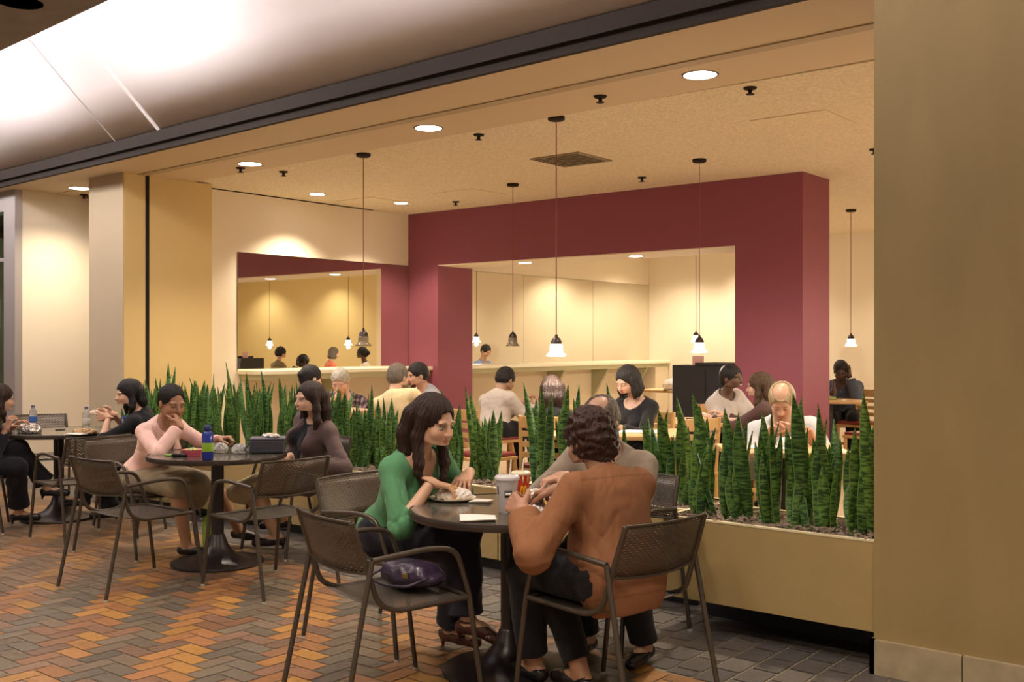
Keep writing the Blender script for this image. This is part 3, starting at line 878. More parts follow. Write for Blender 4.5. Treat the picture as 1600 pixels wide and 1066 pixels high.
def round_table():
    o=empty('round_table')
    MB().lathe([(.001,.716),(.449,.716),(.449,.7455),(.001,.7455)],56).build('tabletop',topm,o,smooth=True,angle=30)
    MB().lathe([(.449,.712),(.460,.716),(.464,.730),(.460,.745),(.4495,.748),(.449,.712)],56).build('rim',rimm,o,smooth=True,angle=50)
    MB().lathe([(.001,.03),(.042,.03),(.042,.70),(.13,.705),(.13,.716),(.001,.716)],28).build('column',colm,o,smooth=True,angle=30)
    MB().lathe([(.001,0),(.305,0),(.31,.008),(.305,.020),(.20,.036),(.12,.07),(.07,.13),(.05,.19),(.043,.20),(.001,.20)],48).build('base',colm,o,smooth=True,angle=50)
    return o
GT='round pedestal tables in the concourse'
T1=cw(-.01,4.73); T2=cw(-2.006,7.05); T3=cw(-3.875,8.85)
t1=round_table(); t1.location=tuple(T1); tag(t1,'round dark speckled pedestal table nearest the camera, with cups and wrappers','table',GT)
t=copy_tree(t1,T2,.3,'round dark speckled pedestal table in the middle, with a blue bottle and lunch bag',GT); t['category']='table'
t=copy_tree(t1,T3,.7,'round dark pedestal table at far left, with foil and two water bottles',GT); t['category']='table'

# ================================================================= DINING ROOM FURNITURE
wood=mat('beech_wood',(.52,.30,.11),.42,var=.15,vscale=7,stretch=(1,1,.15))
wtop=mat('beech_top',(.66,.43,.20),.35,var=.08,vscale=5)
cush=mat('dark_red_cushion',(.20,.025,.02),.5)
cushO=mat('orange_cushion',(.85,.14,.04),.45)
def wood_chair():
    o=empty('wooden_chair')
    for s in (-1,1):
        MB().tube([(s*.185,-.19,0),(s*.185,-.17,.45),(s*.180,-.22,.86)],[.018,.018,.015],8).build('leg',wood,o,smooth=True)
        MB().tube([(s*.185,.19,0),(s*.18,.185,.44)],.018,8).build('leg',wood,o,smooth=True)
    MB().box((-.20,-.19,.425),(.20,.21,.455)).build('seat_frame',wood,o,bevel=.006)
    MB().box((-.19,-.17,.455),(.19,.20,.487)).build('cushion',cush,o,bevel=.012,seg=3)
    for z in (.81,.72,.64,.56):
        h=.045 if z>.8 else .022
        y=-.17-.055*(z-.45)/.45
        MB().box((-.18,y-.009,z-h),(.18,y+.009,z+h)).build('slat',wood,o,bevel=.003)
    for s in (-1,1): MB().box((s*.185-.008,-.18,.2),(s*.185+.008,.18,.23)).build('stretcher',wood,o)
    return o
protow=wood_chair(); used_w=[False]
WG='wooden dining chairs inside'
def wchair(c,f,lab):
    p=cw(*c); p[2]=FI; F=cdir(*f)
    if not used_w[0]:
        used_w[0]=True; o=protow; o.location=tuple(p); o.rotation_euler=(0,0,yaw_of(F))
    else: o=copy_tree(protow,p,yaw_of(F))
    tag(o,lab,'chair',WG); return o
def dtable(c,f,w,d,lab,h=.75):
    p=cw(*c); p[2]=FI; F=cdir(*f)
    o=empty('dining_table',p,yaw_of(F),lab,'table','light wood dining tables inside')
    MB().box((-w/2,-d/2,h-.035),(w/2,d/2,h)).build('tabletop',wtop,o,bevel=.006)
    MB().box((-w/2-.003,-d/2-.003,h-.032),(w/2+.003,d/2+.003,h-.006)).build('edge_band',wood,o,bevel=.003)
    MB().lathe([(.001,.02),(.04,.02),(.04,h-.04),(.001,h-.04)],16).build('column',black,o,smooth=True,angle=30)
    MB().box((-.28,-.035,0),(.28,.035,.03)).box((-.035,-.28,0),(.035,.28,.03)).build('base',black,o,bevel=.006)
    return o

# black cabinet in the plum opening
cbp=(-5.02,10.0)
o=empty('black_cabinet',(-5.44,10.25,FI),0,'tall black cabinet standing in the plum opening by its right edge','cabinet')
MB().box((-.42,-.22,0),(.42,.22,1.165)).build('body',black,o,bevel=.004)
MB().box((-.13,-.235,1.165),(.42,.23,1.195)).build('top_panel',black,o,bevel=.004)
MB().box((-.40,-.228,.06),(-.01,-.22,1.12)).build('door',black,o)
MB().box((.01,-.228,.06),(.40,-.22,1.12)).build('door',black,o)
tag(MB().box((-.07,-.004,0),(.07,.004,.10)).build('paper_card',mat('pink_paper',(.80,.45,.40),.6),None),'small pink card standing on the black cabinet','card').location=(-5.66,10.25,1.2555)
# ================================================================= PEOPLE
skinM = bpy.data.materials.new('skin'); skinM.use_nodes=True
def _skin():
    nt=skinM.node_tree; b=nt.nodes['Principled BSDF']; b.inputs['Roughness'].default_value=.48
    b.inputs['Subsurface Weight'].default_value=.12; b.inputs['Subsurface Radius'].default_value=(.02,.008,.004); b.inputs['Subsurface Scale'].default_value=.4
    a=nt.nodes.new('ShaderNodeAttribute'); a.attribute_name='Col'; nt.links.new(a.outputs['Color'],b.inputs['Base Color'])
    tc=nt.nodes.new('ShaderNodeTexCoord'); n=nt.nodes.new('ShaderNodeTexNoise'); n.inputs['Scale'].default_value=180; nt.links.new(tc.outputs['Object'],n.inputs['Vector'])
    bp=nt.nodes.new('ShaderNodeBump'); bp.inputs['Strength'].default_value=.12; bp.inputs['Distance'].default_value=.004; nt.links.new(n.outputs['Fac'],bp.inputs['Height']); nt.links.new(bp.outputs['Normal'],b.inputs['Normal'])
_skin()
def wrinkle(m):
    if m.get('wr'): return m
    m['wr']=1; nt=m.node_tree; b=nt.nodes['Principled BSDF']; old=b.inputs['Normal'].links[0].from_node
    tc=nt.nodes.new('ShaderNodeTexCoord'); mp=nt.nodes.new('ShaderNodeMapping'); mp.inputs['Scale'].default_value=(1,1,.45); mp.inputs['Rotation'].default_value=(.5,.35,.2)
    n=nt.nodes.new('ShaderNodeTexNoise'); n.inputs['Scale'].default_value=13; n.inputs['Detail'].default_value=2.5; n.inputs['Distortion'].default_value=.9
    try: n.noise_type='RIDGED_MULTIFRACTAL'
    except Exception: pass
    nt.links.new(tc.outputs['Object'],mp.inputs['Vector']); nt.links.new(mp.outputs['Vector'],n.inputs['Vector'])
    bp=nt.nodes.new('ShaderNodeBump'); bp.inputs['Strength'].default_value=.30; bp.inputs['Distance'].default_value=.02
    nt.links.new(n.outputs['Fac'],bp.inputs['Height']); nt.links.new(bp.outputs['Normal'],old.inputs['Normal']); return m
def fabric(name,c,rough=.9,var=.08,stripe=None,sheen=.1):
    m=mat(name,c,rough,var=var,vscale=9,bump=.35,bscale=260,sheen=sheen,spec=.25); wrinkle(m); return m
def fabric_attr(name): return wrinkle(mat(name,(1,1,1),.9,attr='Col',var=.05,vscale=9,bump=.3,bscale=260,spec=.2))
def hairmat(name,c,rough=.5):
    return mat(name,c,rough,var=.35,vscale=90,bump=.9,bscale=150,stretch=(1,1,.10),spec=.35)
HB=hairmat('black_hair',(.012,.009,.009)); HD=hairmat('dark_brown_hair',(.030,.014,.010)); HBR=hairmat('brown_hair',(.085,.048,.025)); HG=hairmat('grey_hair',(.42,.38,.32),.5); HGB=hairmat('greying_hair',(.14,.11,.085),.5)
HBL=hairmat('sandy_grey_hair',(.36,.26,.15),.5)
shoeB=mat('black_shoe_leather',(.012,.011,.014),.3); shoeBr=mat('brown_shoe_leather',(.07,.022,.016),.3)

def R2(v,a):  # rotate about z
    c,s=cos(a),sin(a); return V(v[0]*c-v[1]*s, v[0]*s+v[1]*c, v[2] if len(v)>2 else 0)
def ik(a,b,l1,l2,pole):
    a=np.array(a,float); b=np.array(b,float); d=b-a; L=np.linalg.norm(d)
    if L>l1+l2-.004: b=a+d/L*(l1+l2-.004); d=b-a; L=np.linalg.norm(d)
    if L<abs(l1-l2)+.02: L=abs(l1-l2)+.02
    u=nrm(d); x=(l1*l1-l2*l2+L*L)/(2*L); h=sqrt(max(l1*l1-x*x,0))
    p=np.array(pole,float); p=nrm(p-u*np.dot(p,u)); return a+u*x+p*h, b
def frame(fwd,up=(0,0,1)):
    f=nrm(fwd); s=nrm(np.cross(f,up)); u=np.cross(s,f); return s,f,u   # right, forward, up

def hand_prims(wr,fdir,palm,side,s=1.0,curl=.5,spread=.12,grip=None):
    """wr wrist, fdir: finger direction, palm: outward palm normal, side: +1 right hand"""
    f=nrm(fdir); n=nrm(np.array(palm,float)-f*np.dot(palm,f)); t=np.cross(f,n)*side  # t: thumb side
    P=[]
    P.append(cone(wr-f*.03*s,wr+f*.012*s,.024*s,.023*s,k=.02))
    kn=[]
    for i,(o,l) in enumerate(zip((.030,.010,-.010,-.029),(.088,.092,.088,.080))):
        k_=wr+f*l*s+t*o*s-n*.004*s; kn.append(k_)
        P.append(cone(wr+f*.012*s+t*o*.55*s,k_,.0165*s,.0115*s,k=.012))
    lens=((.043,.026,.021),(.048,.030,.022),(.044,.027,.021),(.034,.021,.018))
    for i in range(4):
        d0=nrm(f+t*(1.3-i)*spread); a=0; p=kn[i]; r=.0088*s
        cu=curl[i] if hasattr(curl,'__len__') else curl*(1+.10*i)
        for j,l in enumerate(lens[i]):
            a+=cu*(.9,1.15,.8)[j]
            d=d0*cos(a)+n*sin(a); q=p+d*l*s
            P.append(cone(p,q,r,r*.90,k=.004)); p=q; r*=.90
    th=nrm(t*.85+f*.45+n*.30); p=wr+f*.018*s+t*.020*s; q=p+th*.040*s
    P.append(cone(p,q,.0155*s,.012*s,k=.012))
    th2=nrm(t*.35+f*.85+n*.45); q2=q+th2*.034*s; P.append(cone(q,q2,.0115*s,.0100*s,k=.005))
    th3=nrm(t*.10+f*.85+n*.55); P.append(cone(q2,q2+th3*.027*s,.0100*s,.0082*s,k=.004))
    return P

def head_prims(H,M,s,o):
    """H centre, M rows: right, forward, up"""
    def L(x,y,z): return H+s*(M[0]*x+M[1]*y+M[2]*z)
    P=[]; S=[]; E=[]
    w=o.get('w',1.0); jaw=o.get('jaw',1.0)
    def el(x,y,z,a,b,c,k=.02): P.append(elli(L(x,y,z),V(a,b,c)*s,M,k=k))
    el(0,-.012,.034,.074*w,.094,.086)
    el(0,.028,-.022,.062*w,.062,.088,.03)
    el(0,.052,-.055,.047*w*jaw,.040,.050,.03)
    P.append(cone(L(0,.066,-.092),L(0,.072,-.090),.022*s,.020*s*jaw,k=.025))
    for q in (-1,1):
        P.append(cone(L(q*.052*w,.004,-.052),L(q*.020*jaw,.068,-.092),.018*s,.016*s*jaw,k=.028))
        el(q*.036*w,.062,-.028,.026,.024,.024,.02)
        el(q*.030,.082,.022,.024,.012,.009,.014)
        S.append(elli(L(q*.031,.096,.003),V(.019,.016,.0115)*s,M,k=.012))
        E.append(elli(L(q*.031,.0765,.003),V(.0145,.0135,.0125)*s,M,k=.004))
        P.append(elli(L(q*.076*w,-.006,-.006),V(.008,.019,.031)*s,M,k=.006))
    # nose
    nz=o.get('nose',1.0)
    E.append(cone(L(0,.086,.012),L(0,.106*1.0+.004*nz,-.024),.0068*s,.0098*s*nz,k=.014))
    E.append(elli(L(0,.104,-.027),V(.0125*nz,.012,.0095)*s,M,k=.008))
    for q in (-1,1): E.append(elli(L(q*.0115*nz,.097,-.029),V(.0075,.009,.007)*s,M,k=.006))
    sm=o.get('smile',0)
    for q in (-1,1):
        E.append(cone(L(0,.0955,-.051),L(q*.021,.086,-.053+sm*.007),.0048*s,.0028*s,k=.006))
        E.append(cone(L(0,.0950,-.0605),L(q*.018,.086,-.057+sm*.008),.0058*s,.0028*s,k=.006))
    E.append(elli(L(0,.083,-.084),V(.018*jaw,.014,.013)*s,M,k=.014))
    return P,S,E

def head_color(P,H,M,s,skin,o):
    q=(P-H)/s; x=q@M[0]; y=q@M[1]; z=q@M[2]
    c=np.tile(np.array(skin,float),(len(P),1))
    front=y>.04
    lip=front&(np.abs(x)<.022)&(((z+.0555+ -abs(0))/.0095)**2+(x/.0225)**2<1)&(y>.072)
    c[lip]=np.array(skin)*np.array(o.get('lip',(.80,.50,.48)))
    if o.get('smile',0)>.7:
        t=front&(np.abs(x)<.014)&(np.abs(z+.0555-.010*(x/.014)**2*.6)<.0030); c[t]=(.75,.70,.62)
    ck=np.exp(-(((np.abs(x)-.036)/.018)**2+((z+.028)/.018)**2))*(y>.03)
    c*=(1+ck[:,None]*np.array([.10,-.06,-.08]))
    for sd in (-1,1):
        ex=(x-sd*.031); ez=z-.003
        if o.get('down',0):
            lid=front&(np.abs(ex)<.017)&(np.abs(ez+.006+ (ex/.017)**2*-.003)<.0022); c[lid]=np.array(skin)*.12
        else:
            eye=front&((ex/.0150)**2+(ez/.0062)**2<1); c[eye]=(.62,.58,.52)
            iris=front&((ex/.0058)**2+(ez/.0062)**2<1); c[iris]=(.025,.014,.010)
            lid=front&(np.abs(ex)<.0165)&(np.abs(ez-.0072+ (ex/.0165)**2*.005)<.0018); c[lid]=np.array(skin)*.12
        br=front&(np.abs(ex-sd*.002)<.020)&(np.abs(z-.026+((ex*sd+.004)/.02)**2*.004)<.0032+.0*z); c[br]=np.array(skin)*.35+np.array(o.get('brow',(.02,.012,.01)))*.65
    if o.get('stubble'):
        st=(z<-.036)&(y>.0)&~lip; c[st]=c[st]*.62
    if o.get('goatee'):
        g=(y>.055)&(np.abs(x)<.028)&(z<-.040)&~lip; c[g]=np.array(o['goatee'])
    return c

def hair_field(F,H,M,s,o):
    w=o.get('w',1.0); st=o['hair']; th=o.get('thick',.012)
    def L(x,y,z): return H+s*(M[0]*x+M[1]*y+M[2]*z)
    def e(x,y,z,a,b,c,k=.015): return elli(L(x,y,z),V(a,b,c)*s,M,k=k)
    F.add(e(0,-.014,.036,.074*w+th,.094+th,.086+th))
    if st in('short','bald','curly'): F.add(e(0,-.045,-.005,.068*w+th*.8,.062+th,.065,.02))
    # face opening
    fw={'short':.066,'bald':.07,'curly':.060,'long':.060,'bob':.056,'bun':.066,'longside':.050}[st]
    fz=o.get('fringe',.058)
    F.sub(elli(L(0,.105,fz-.09),V(fw*w,.088,.092)*s,M,k=.012))
    F.sub(elli(L(0,.085,-.075),V(.085*w,.085,.060)*s,M,k=.012))
    if st in('short','bald','curly'):
        for q in (-1,1): F.sub(elli(L(q*.085*w,.020,-.045),V(.03,.05,.045)*s,M,k=.01))
        F.plane(L(0,-.02,-.062),-M[2]*1.0+M[1]*.0)
    if st=='bald':
        F.sub(elli(L(0,.035,.125),V(.060*w,.105,.062)*s,M,k=.015))

def strands(seed,H,M,amp=.003,fr=42):
    ph=seed*1.7
    def f(P):
        q=P-H; a=np.arctan2(q@M[0],q@M[1]-.0); 
        x=q@M[0]; y=q@M[1]; z=q@M[2]
        return amp*(np.sin(a*fr+z*22+ph)+.6*np.sin(a*fr*.47+3*ph+z*35)+.5*np.sin(x*95+y*30+ph))*.5
    return f

PCOUNT=[0]
def person(label,hip,face,lean=(0,0),seat=.47,male=False,skin=(.60,.36,.22),head=None,look=None,headpos=None,hands=None,feet=None,poles=None,
           hp=None,top=None,inner=None,bottom=None,shoes=None,headopt=None,hairM=None,locks=None,res=.009,fine=.0045,group=None,scale=1.0,knees=None,legs=True,extras=None,shrug=0.0,z0=0.0):
    """hip (world x,y), face: world direction the chest faces; lean=(forward m, right m) of the neck base"""
    PCOUNT[0]+=1; sd=PCOUNT[0]
    f=nrm([face[0],face[1],0]); r=nrm(np.cross(f,[0,0,1])); up=V(0,0,1)
    s=scale*(1.04 if male else .97)
    B=V(hip[0],hip[1],z0+seat+.085*s)
    TL=.50*s
    off=f*lean[0]+r*lean[1]; hgt=sqrt(max(TL*TL-off@off,.05)); N=B+off+up*hgt        # base of the neck
    if headpos is not None:
        lk0=nrm(look if look is not None else f); hp0=np.array(headpos,float)
        N=hp0-up*.158*s-V(lk0[0],lk0[1],0)*.030-f*.035*(1+2*max(0,-lk0[2]))
        N=N if np.linalg.norm(N-B)<TL*1.06 else B+nrm(N-B)*TL*1.06
    T=nrm(N-B); tq=np.linalg.norm(N-B)/TL; tr=nrm(r-T*np.dot(r,T)); tf=np.cross(T,tr)*1.0
    if np.dot(tf,f)<0: tf=-tf
    Mt=np.array([tr,tf,T])
    def Tp(x,y,z): return B+s*(tr*x+tf*y+T*z*(tq if z>0 else 1))
    sw=.185 if male else .158
    shz=.448+shrug
    G={}
    def g(name,p): G.setdefault(name,[]).append(p)
    g('torso',elli(Tp(0,-.005,.0),V(.172 if not male else .165,.125,.115)*s,Mt,k=.05))
    g('torso',elli(Tp(0,.0,.15),V(.128 if not male else .148,.100,.13)*s,Mt,k=.06))
    g('torso',elli(Tp(0,.0,.33),V(.142 if not male else .168,.108,.15)*s,Mt,k=.06))
    g('torso',cone(Tp(-sw*.86,-.012,shz),Tp(sw*.86,-.012,shz),.052*s,.052*s,k=.05))
    g('torso',elli(Tp(0,-.03,.40),V(.125,.070,.10)*s,Mt,k=.05))
    if not male:
        for q in (-1,1): g('torso',elli(Tp(q*.066,.088,.305),V(.056,.052,.056)*s,Mt,k=.03))
    if male and top and top.get('belly'): g('torso',elli(Tp(0,.05,.12),V(.14,.12,.13)*s,Mt,k=.05))
    # head
    if headpos is not None: H=np.array(headpos,float)
    else: H=N+T*.10*s*.5+up*.135*s+f*.035
    lk=nrm(look if look is not None else f)
    hr=nrm(np.cross(lk,up)); hu=np.cross(hr,lk); tilt=(head or {}).get('roll',0)
    if tilt: hr,hu=hr*cos(tilt)+hu*sin(tilt),hu*cos(tilt)-hr*sin(tilt)
    MH=np.array([hr,lk,hu]); ho=dict(headopt or {}); hs=s*ho.get('hs',1.0)*(.98 if male else 1.0)
    hn=H-MH[2]*.055*hs-MH[1]*.022*hs
    g('neck',cone(Tp(0,-.015,.46),hn,(.056 if male else .047)*s,(.056 if male else .046)*s,k=.03))
    g('neck',cone(Tp(0,-.02,.45),Tp(0,-.02,.50),.07*s,.05*s,k=.04))
    HP,HS,HE=head_prims(H,MH,hs,ho)
    # arms
    ua,fa=.285*s,.255*s
    HF=[]   # fine hand groups
    wr=[None,None]; el=[None,None]; sh=[None,None]
    hands=hands or [None,None]; hp=hp or [None,None]
    for i,q in enumerate((1,-1)):      # 0 right, 1 left
        S=Tp(q*sw,-.008,shz-.012); tgt=hands[i]
        if tgt is None: tgt=B+f*.30+r*q*.12+up*.12
        pole=(poles[i] if poles and poles[i] is not None else (-up*1.0+r*q*.55-f*.35))
        E,Wr=ik(S,tgt,ua,fa,pole); wr[i]=Wr; el[i]=E; sh[i]=S
        n='R' if q>0 else 'L'; m_=1.12 if male else 1.0
        g('uarm'+n,cone(S,E,.045*s*m_,.036*s*m_,k=.03)); 
        mid=E+(Wr-E)*.3
        g('farm'+n,cone(E,mid,.036*s*m_,.036*s*m_,k=.02)); g('farm'+n,cone(mid,Wr,.036*s*m_,.0235*s*m_,k=.02))
        h=hp[i] or {}
        fd=h.get('dir',nrm(Wr-E)); pn=h.get('palm',-up)
        HF.append(('R' if q>0 else 'L',Wr,hand_prims(Wr,fd,pn,q*1,s*(1.06 if male else .95),h.get('curl',.45),h.get('spread',.12)),nrm(Wr-E)))
    # legs
    th,shn=.42*s,.415*s
    feet=feet or [None,None]; ank=[None,None]; kn=[None,None]
    for i,q in enumerate((1,-1)):
        hj=B+r*q*.095*s-up*.01; a=feet[i]
        if a is None: a=V(*(B+f*.43+r*q*.13)); a=V(a[0],a[1],z0+.085)
        pole=(knees[i] if knees and knees[i] is not None else up*1.0+f*.5)
        K,A=ik(hj,a,th,shn,pole); kn[i]=K; ank[i]=A
        n='R' if q>0 else 'L'; m_=1.0
        g('thigh'+n,cone(hj,K,.086*s*m_,.058*s*m_,k=.05))
        calf=K+(A-K)*.32-f*.012
        g('shin'+n,cone(K,calf,.054*s,.055*s,k=.03)); g('shin'+n,cone(calf,A,.053*s,.036*s,k=.03))
        fdv=(legs or {}).get('fdir',[None,None])[i] if isinstance(legs,dict) else None
        fd=nrm(fdv if fdv is not None else [f[0],f[1],-.0])
        heel=A-fd*.035*s-up*.035; toe=A+fd*.15*s-up*.050
        if isinstance(legs,dict) and legs.get('pitch') and legs['pitch'][i]: toe=toe-up*legs['pitch'][i]
        g('foot'+n,cone(heel,A+fd*.06*s-up*.035,.030*s,.032*s,k=.03)); g('foot'+n,cone(A+fd*.06*s-up*.038,toe,.032*s,.022*s,k=.02))
        G['_foot'+n]=(heel,A,toe,fd)
    root=empty('person',(hip[0],hip[1],z0),0,label,'person',group)
    org=V(hip[0],hip[1],z0)
    body_groups=['torso','neck','uarmR','farmR','uarmL','farmL','thighR','shinR','footR','thighL','shinL','footL']
    allp=[p for n in body_groups for p in G[n]]
    def bbox(ps,pad):
        lo=np.min([F0.bounds(p,0,pad)[0] for p in ps],0); hi=np.max([F0.bounds(p,0,pad)[1] for p in ps],0); return lo,hi
    F0=Field((0,0,0),(.1,.1,.1),.02)
    parts=[];cols=[]
    # body
    lo,hi=bbox(allp,.03); F=Field(lo,hi,res)
    for p in allp: F.add(p)
    F.plane(hn,MH[2]*.8+T*.2)
    for (n,Wr,ps,fa_) in HF: F.sub(elli(Wr+fa_*.034,V(.036,.036,.036),k=.0))
    P,Q=F.mesh(); parts.append((P,Q)); cols.append(np.tile(np.array(skin),(len(P),1)))
    # head (finer)
    lo,hi=bbox(HP,.035); F=Field(lo,hi,fine)
    for p in HP: F.add(p)
    for p in G['neck']: F.add(p)
    for p in HS: F.sub(p)
    for p in HE: F.add(p)
    F.plane(hn-MH[2]*.015,-(MH[2]*.8+T*.2))
    P,Q=F.mesh(); parts.append((P,Q)); cols.append(head_color(P,H,MH,hs,skin,ho))
    # hands (finest)
    for (n,Wr,ps,fa_) in HF:
        lo,hi=bbox(ps,.015); F=Field(lo,hi,min(fine,.0045)*.72)
        for p in G['farm'+n]: F.add(p)
        for p in ps: F.add(p)
        F.plane(Wr-fa_*.012,-fa_)
        P,Q=F.mesh(); parts.append((P,Q)); cols.append(np.tile(np.array(skin)*np.array([.98,.92,.90]),(len(P),1)))
    make_mesh('body',parts,skinM,root,org,np.concatenate(cols))
    # hair
    if hairM is not None:
        lks=[]
        if locks:
            def HL(x,y,z): return H+hs*(MH[0]*x+MH[1]*y+MH[2]*z)
            lks=locks(HL,H,MH,N,Mt,Tp,hs)
        cap=elli(H,V(.13,.13,.14)*hs,MH)
        ps=[cap]+lks; lo,hi=bbox(ps,.02); F=Field(lo,hi,fine*1.05)
        hair_field(F,H,MH,hs,ho)
        for p in lks: F.add(p)
        if ho['hair']=='curly':
            wv=wave(sd,130,9); F.noise(lambda P: wv(P)*.008+ .004*wave(sd+5,260,5)(P))
        elif ho['hair'] in ('short','bald'): F.noise(lambda P: wave(sd,190,7)(P)*.0025)
        else: F.noise(strands(sd,H,MH,.0035))
        P,Q=F.mesh()
        if len(P): make_mesh('hair',[(P,Q)],hairM,root,org)
    Ws=dict(B=B,N=N,T=T,tr=tr,tf=tf,f=f,r=r,Tp=Tp,H=H,MH=MH,hs=hs,kn=kn,ank=ank,wr=wr,el=el,sh=sh,G=G,org=org,root=root,s=s,up=up)
    # trousers or skirt
    if bottom:
        F=None; ps=[]
        k=bottom.get('kind','trousers'); infl=bottom.get('infl',.014)
        names=['thighR','thighL']+(['shinR','shinL'] if k=='trousers' else [])
        core=[list(G['torso'][0])]; core[0][6]=[(Tp(0,0,bottom.get('waist',.10)),T)]
        ps=core+[p for n in names for p in G[n]]
        ex=[]
        if k=='skirt':
            KR,KL=kn; mid=(KR+KL)/2
            ex=[cone(B+f*.06,mid+f*.02-up*.01,.125*s,.085*s,k=.05),cone(KR,KL,.062*s,.062*s,k=.05)]
            if bottom.get('long'): ex.append(cone(mid,mid-up*bottom['long'],.085,.07,k=.05))
        lo,hi=bbox(ps+ex,.05+infl); F=Field(lo,hi,res)
        for p in ps: F.add(p,infl)
        for p in ex: F.add(p)
        if k=='trousers':
            for i,n in enumerate('RL'):
                A=ank[i]; K=kn[i]; d=nrm(A-K); cutp=A-d*bottom.get('hem',.03)
                cf=A+(K-A)*.5; F.add(cone(cf,A,.062*s,bottom.get('flare',.058)*s,k=.03,cuts=[(cutp,d)]))
        wv=wave(sd+100,26,6); amp=bottom.get('fold',.006); w5=wave(sd+140,60,5); F.noise(lambda P: wv(P)*amp+(np.abs(w5(P))-.35)*amp*.5)
        if k=='trousers':
            for i,n in enumerate('RL'):
                A=ank[i]; K=kn[i]; d=nrm(A-K); F.sub(elli(A-d*(bottom.get('hem',.03)-.045),V(.085,.085,.045)*1.0,np.array([nrm(np.cross(d,f)),nrm(np.cross(np.cross(d,f),d)),d]),k=.004))
        P,Q=F.mesh(); make_mesh('trousers' if k=='trousers' else 'skirt',[(P,Q)],bottom['m'],root,org)
    # tops
    def garment(o,name,extra_infl=0.0):
        infl=o.get('infl',.012)+extra_infl; sl=o.get('sleeve',1.0)   # sleeve: 0..1 upper arm, 1..2 forearm
        hq=(Tp(0,0,o.get('hem',-.03)),-T)
        wz=wave(sd+7,60,4)
        tor=[list(p) for p in G['torso']+[G['neck'][1]]]
        for p in tor: p[6]=[hq]
        ps=list(tor); tail=[]
        for i,n in enumerate('RL'):
            S,E,Wr=sh[i],el[i],wr[i]
            m_=1.12 if male else 1.0; wd=o.get('wide',.004)
            if sl<=1:
                d=nrm(E-S); tail.append(cone(S,E,.046*s*m_,.038*s*m_+wd,k=.03,cuts=[(S+(E-S)*sl,d)]))
            else:
                tail.append(cone(S,E,.046*s*m_,.037*s*m_+wd,k=.03))
                d=nrm(Wr-E); c_=E+(Wr-E)*(sl-1); tail.append(cone(E,Wr,.037*s*m_+wd,(.025+.004)*s*m_+wd*1.2,k=.02,cuts=[(c_,d)]))
        if o.get('drape'): tail.append(elli(Tp(0,-.01,-.02),V(.178,.132,.14+max(0,-o.get('hem',0)-.1))*s,Mt,k=.05,cuts=[hq]))
        lo,hi=bbox(ps+tail,.05+infl); F=Field(lo,hi,o.get('res',res))
        for p in ps: F.add(p,infl)
        for p in tail: F.add(p,min(infl,.016)-.004)
        wv=wave(sd+200+len(name),22,7,(1,1,.6)); w2=wave(sd+300,55,6); amp=o.get('fold',.007)
        w3=wave(sd+400,38,5,(1,1,.55)); w4=wave(sd+500,70,4,(.5,.5,1))
        nearb=lambda P: sum(np.exp(-(((P-el[i])**2).sum(1))/.007) for i in (0,1))
        F.noise(lambda P: wv(P)*amp*.55+w2(P)*amp*.2+nearb(P)*(np.abs(w4(P))-.35)*amp*.9+creases(P-B,sd,o.get('crease',.0035)))
        # neck opening
        vd=o.get('neck',.03); nw=o.get('neckw',.062)
        nh=o.get('neckh',.47); F.sub(cone(Tp(0,.0,nh),Tp(0,.03,nh+.09),nw*s,(nw+.02)*s,k=.012))
        if vd>.03:
            F.sub(cone(Tp(0,.13,.49),Tp(0,.15,.47-vd),nw*s*.95,.012*s,k=.014))
        if o.get('open'):
            a,b=Tp(0,.16,.50),Tp(0,.17,-.12); F.sub(cone(a,b,o['open']*.8*s,o['open']*1.15*s,k=.012))
        if o.get('collar'):
            for q in (-1,1):
                F.add(cone(Tp(q*.060,-.02,.485),Tp(q*.022,.085,.455),.013*s,.010*s,k=.006))
            hb=nrm(hn-Tp(0,-.015,.46)); cc=Tp(0,-.015,.46)+hb*.048
            u_=nrm(tr-hb*np.dot(tr,hb)); v_=np.cross(hb,u_); 
            if np.dot(v_,tf)<0: v_=-v_
            pp_=[cc+(u_*sin(a)-v_*cos(a))*.066*s+hb*(.014*cos(a)) for a in np.linspace(-2.35,2.35,17)]
            for a_,b_ in zip(pp_[:-1],pp_[1:]): F.add(cone(a_,b_,.0125*s,.0125*s,k=.004)); F.add(cone(a_-hb*.022,b_-hb*.022,.017*s,.017*s,k=.006))
        P,Q=F.mesh()
        if o.get('pattern'):
            q=(P-B)@Mt.T; c=o['pattern'](q); make_mesh(name,[(P,Q)],o['m'],root,org,c)
        else: make_mesh(name,[(P,Q)],o['m'],root,org)
    if inner: garment(inner,inner.get('name','shirt'))
    if top: garment(top,top.get('name','shirt'),.010 if inner else 0)
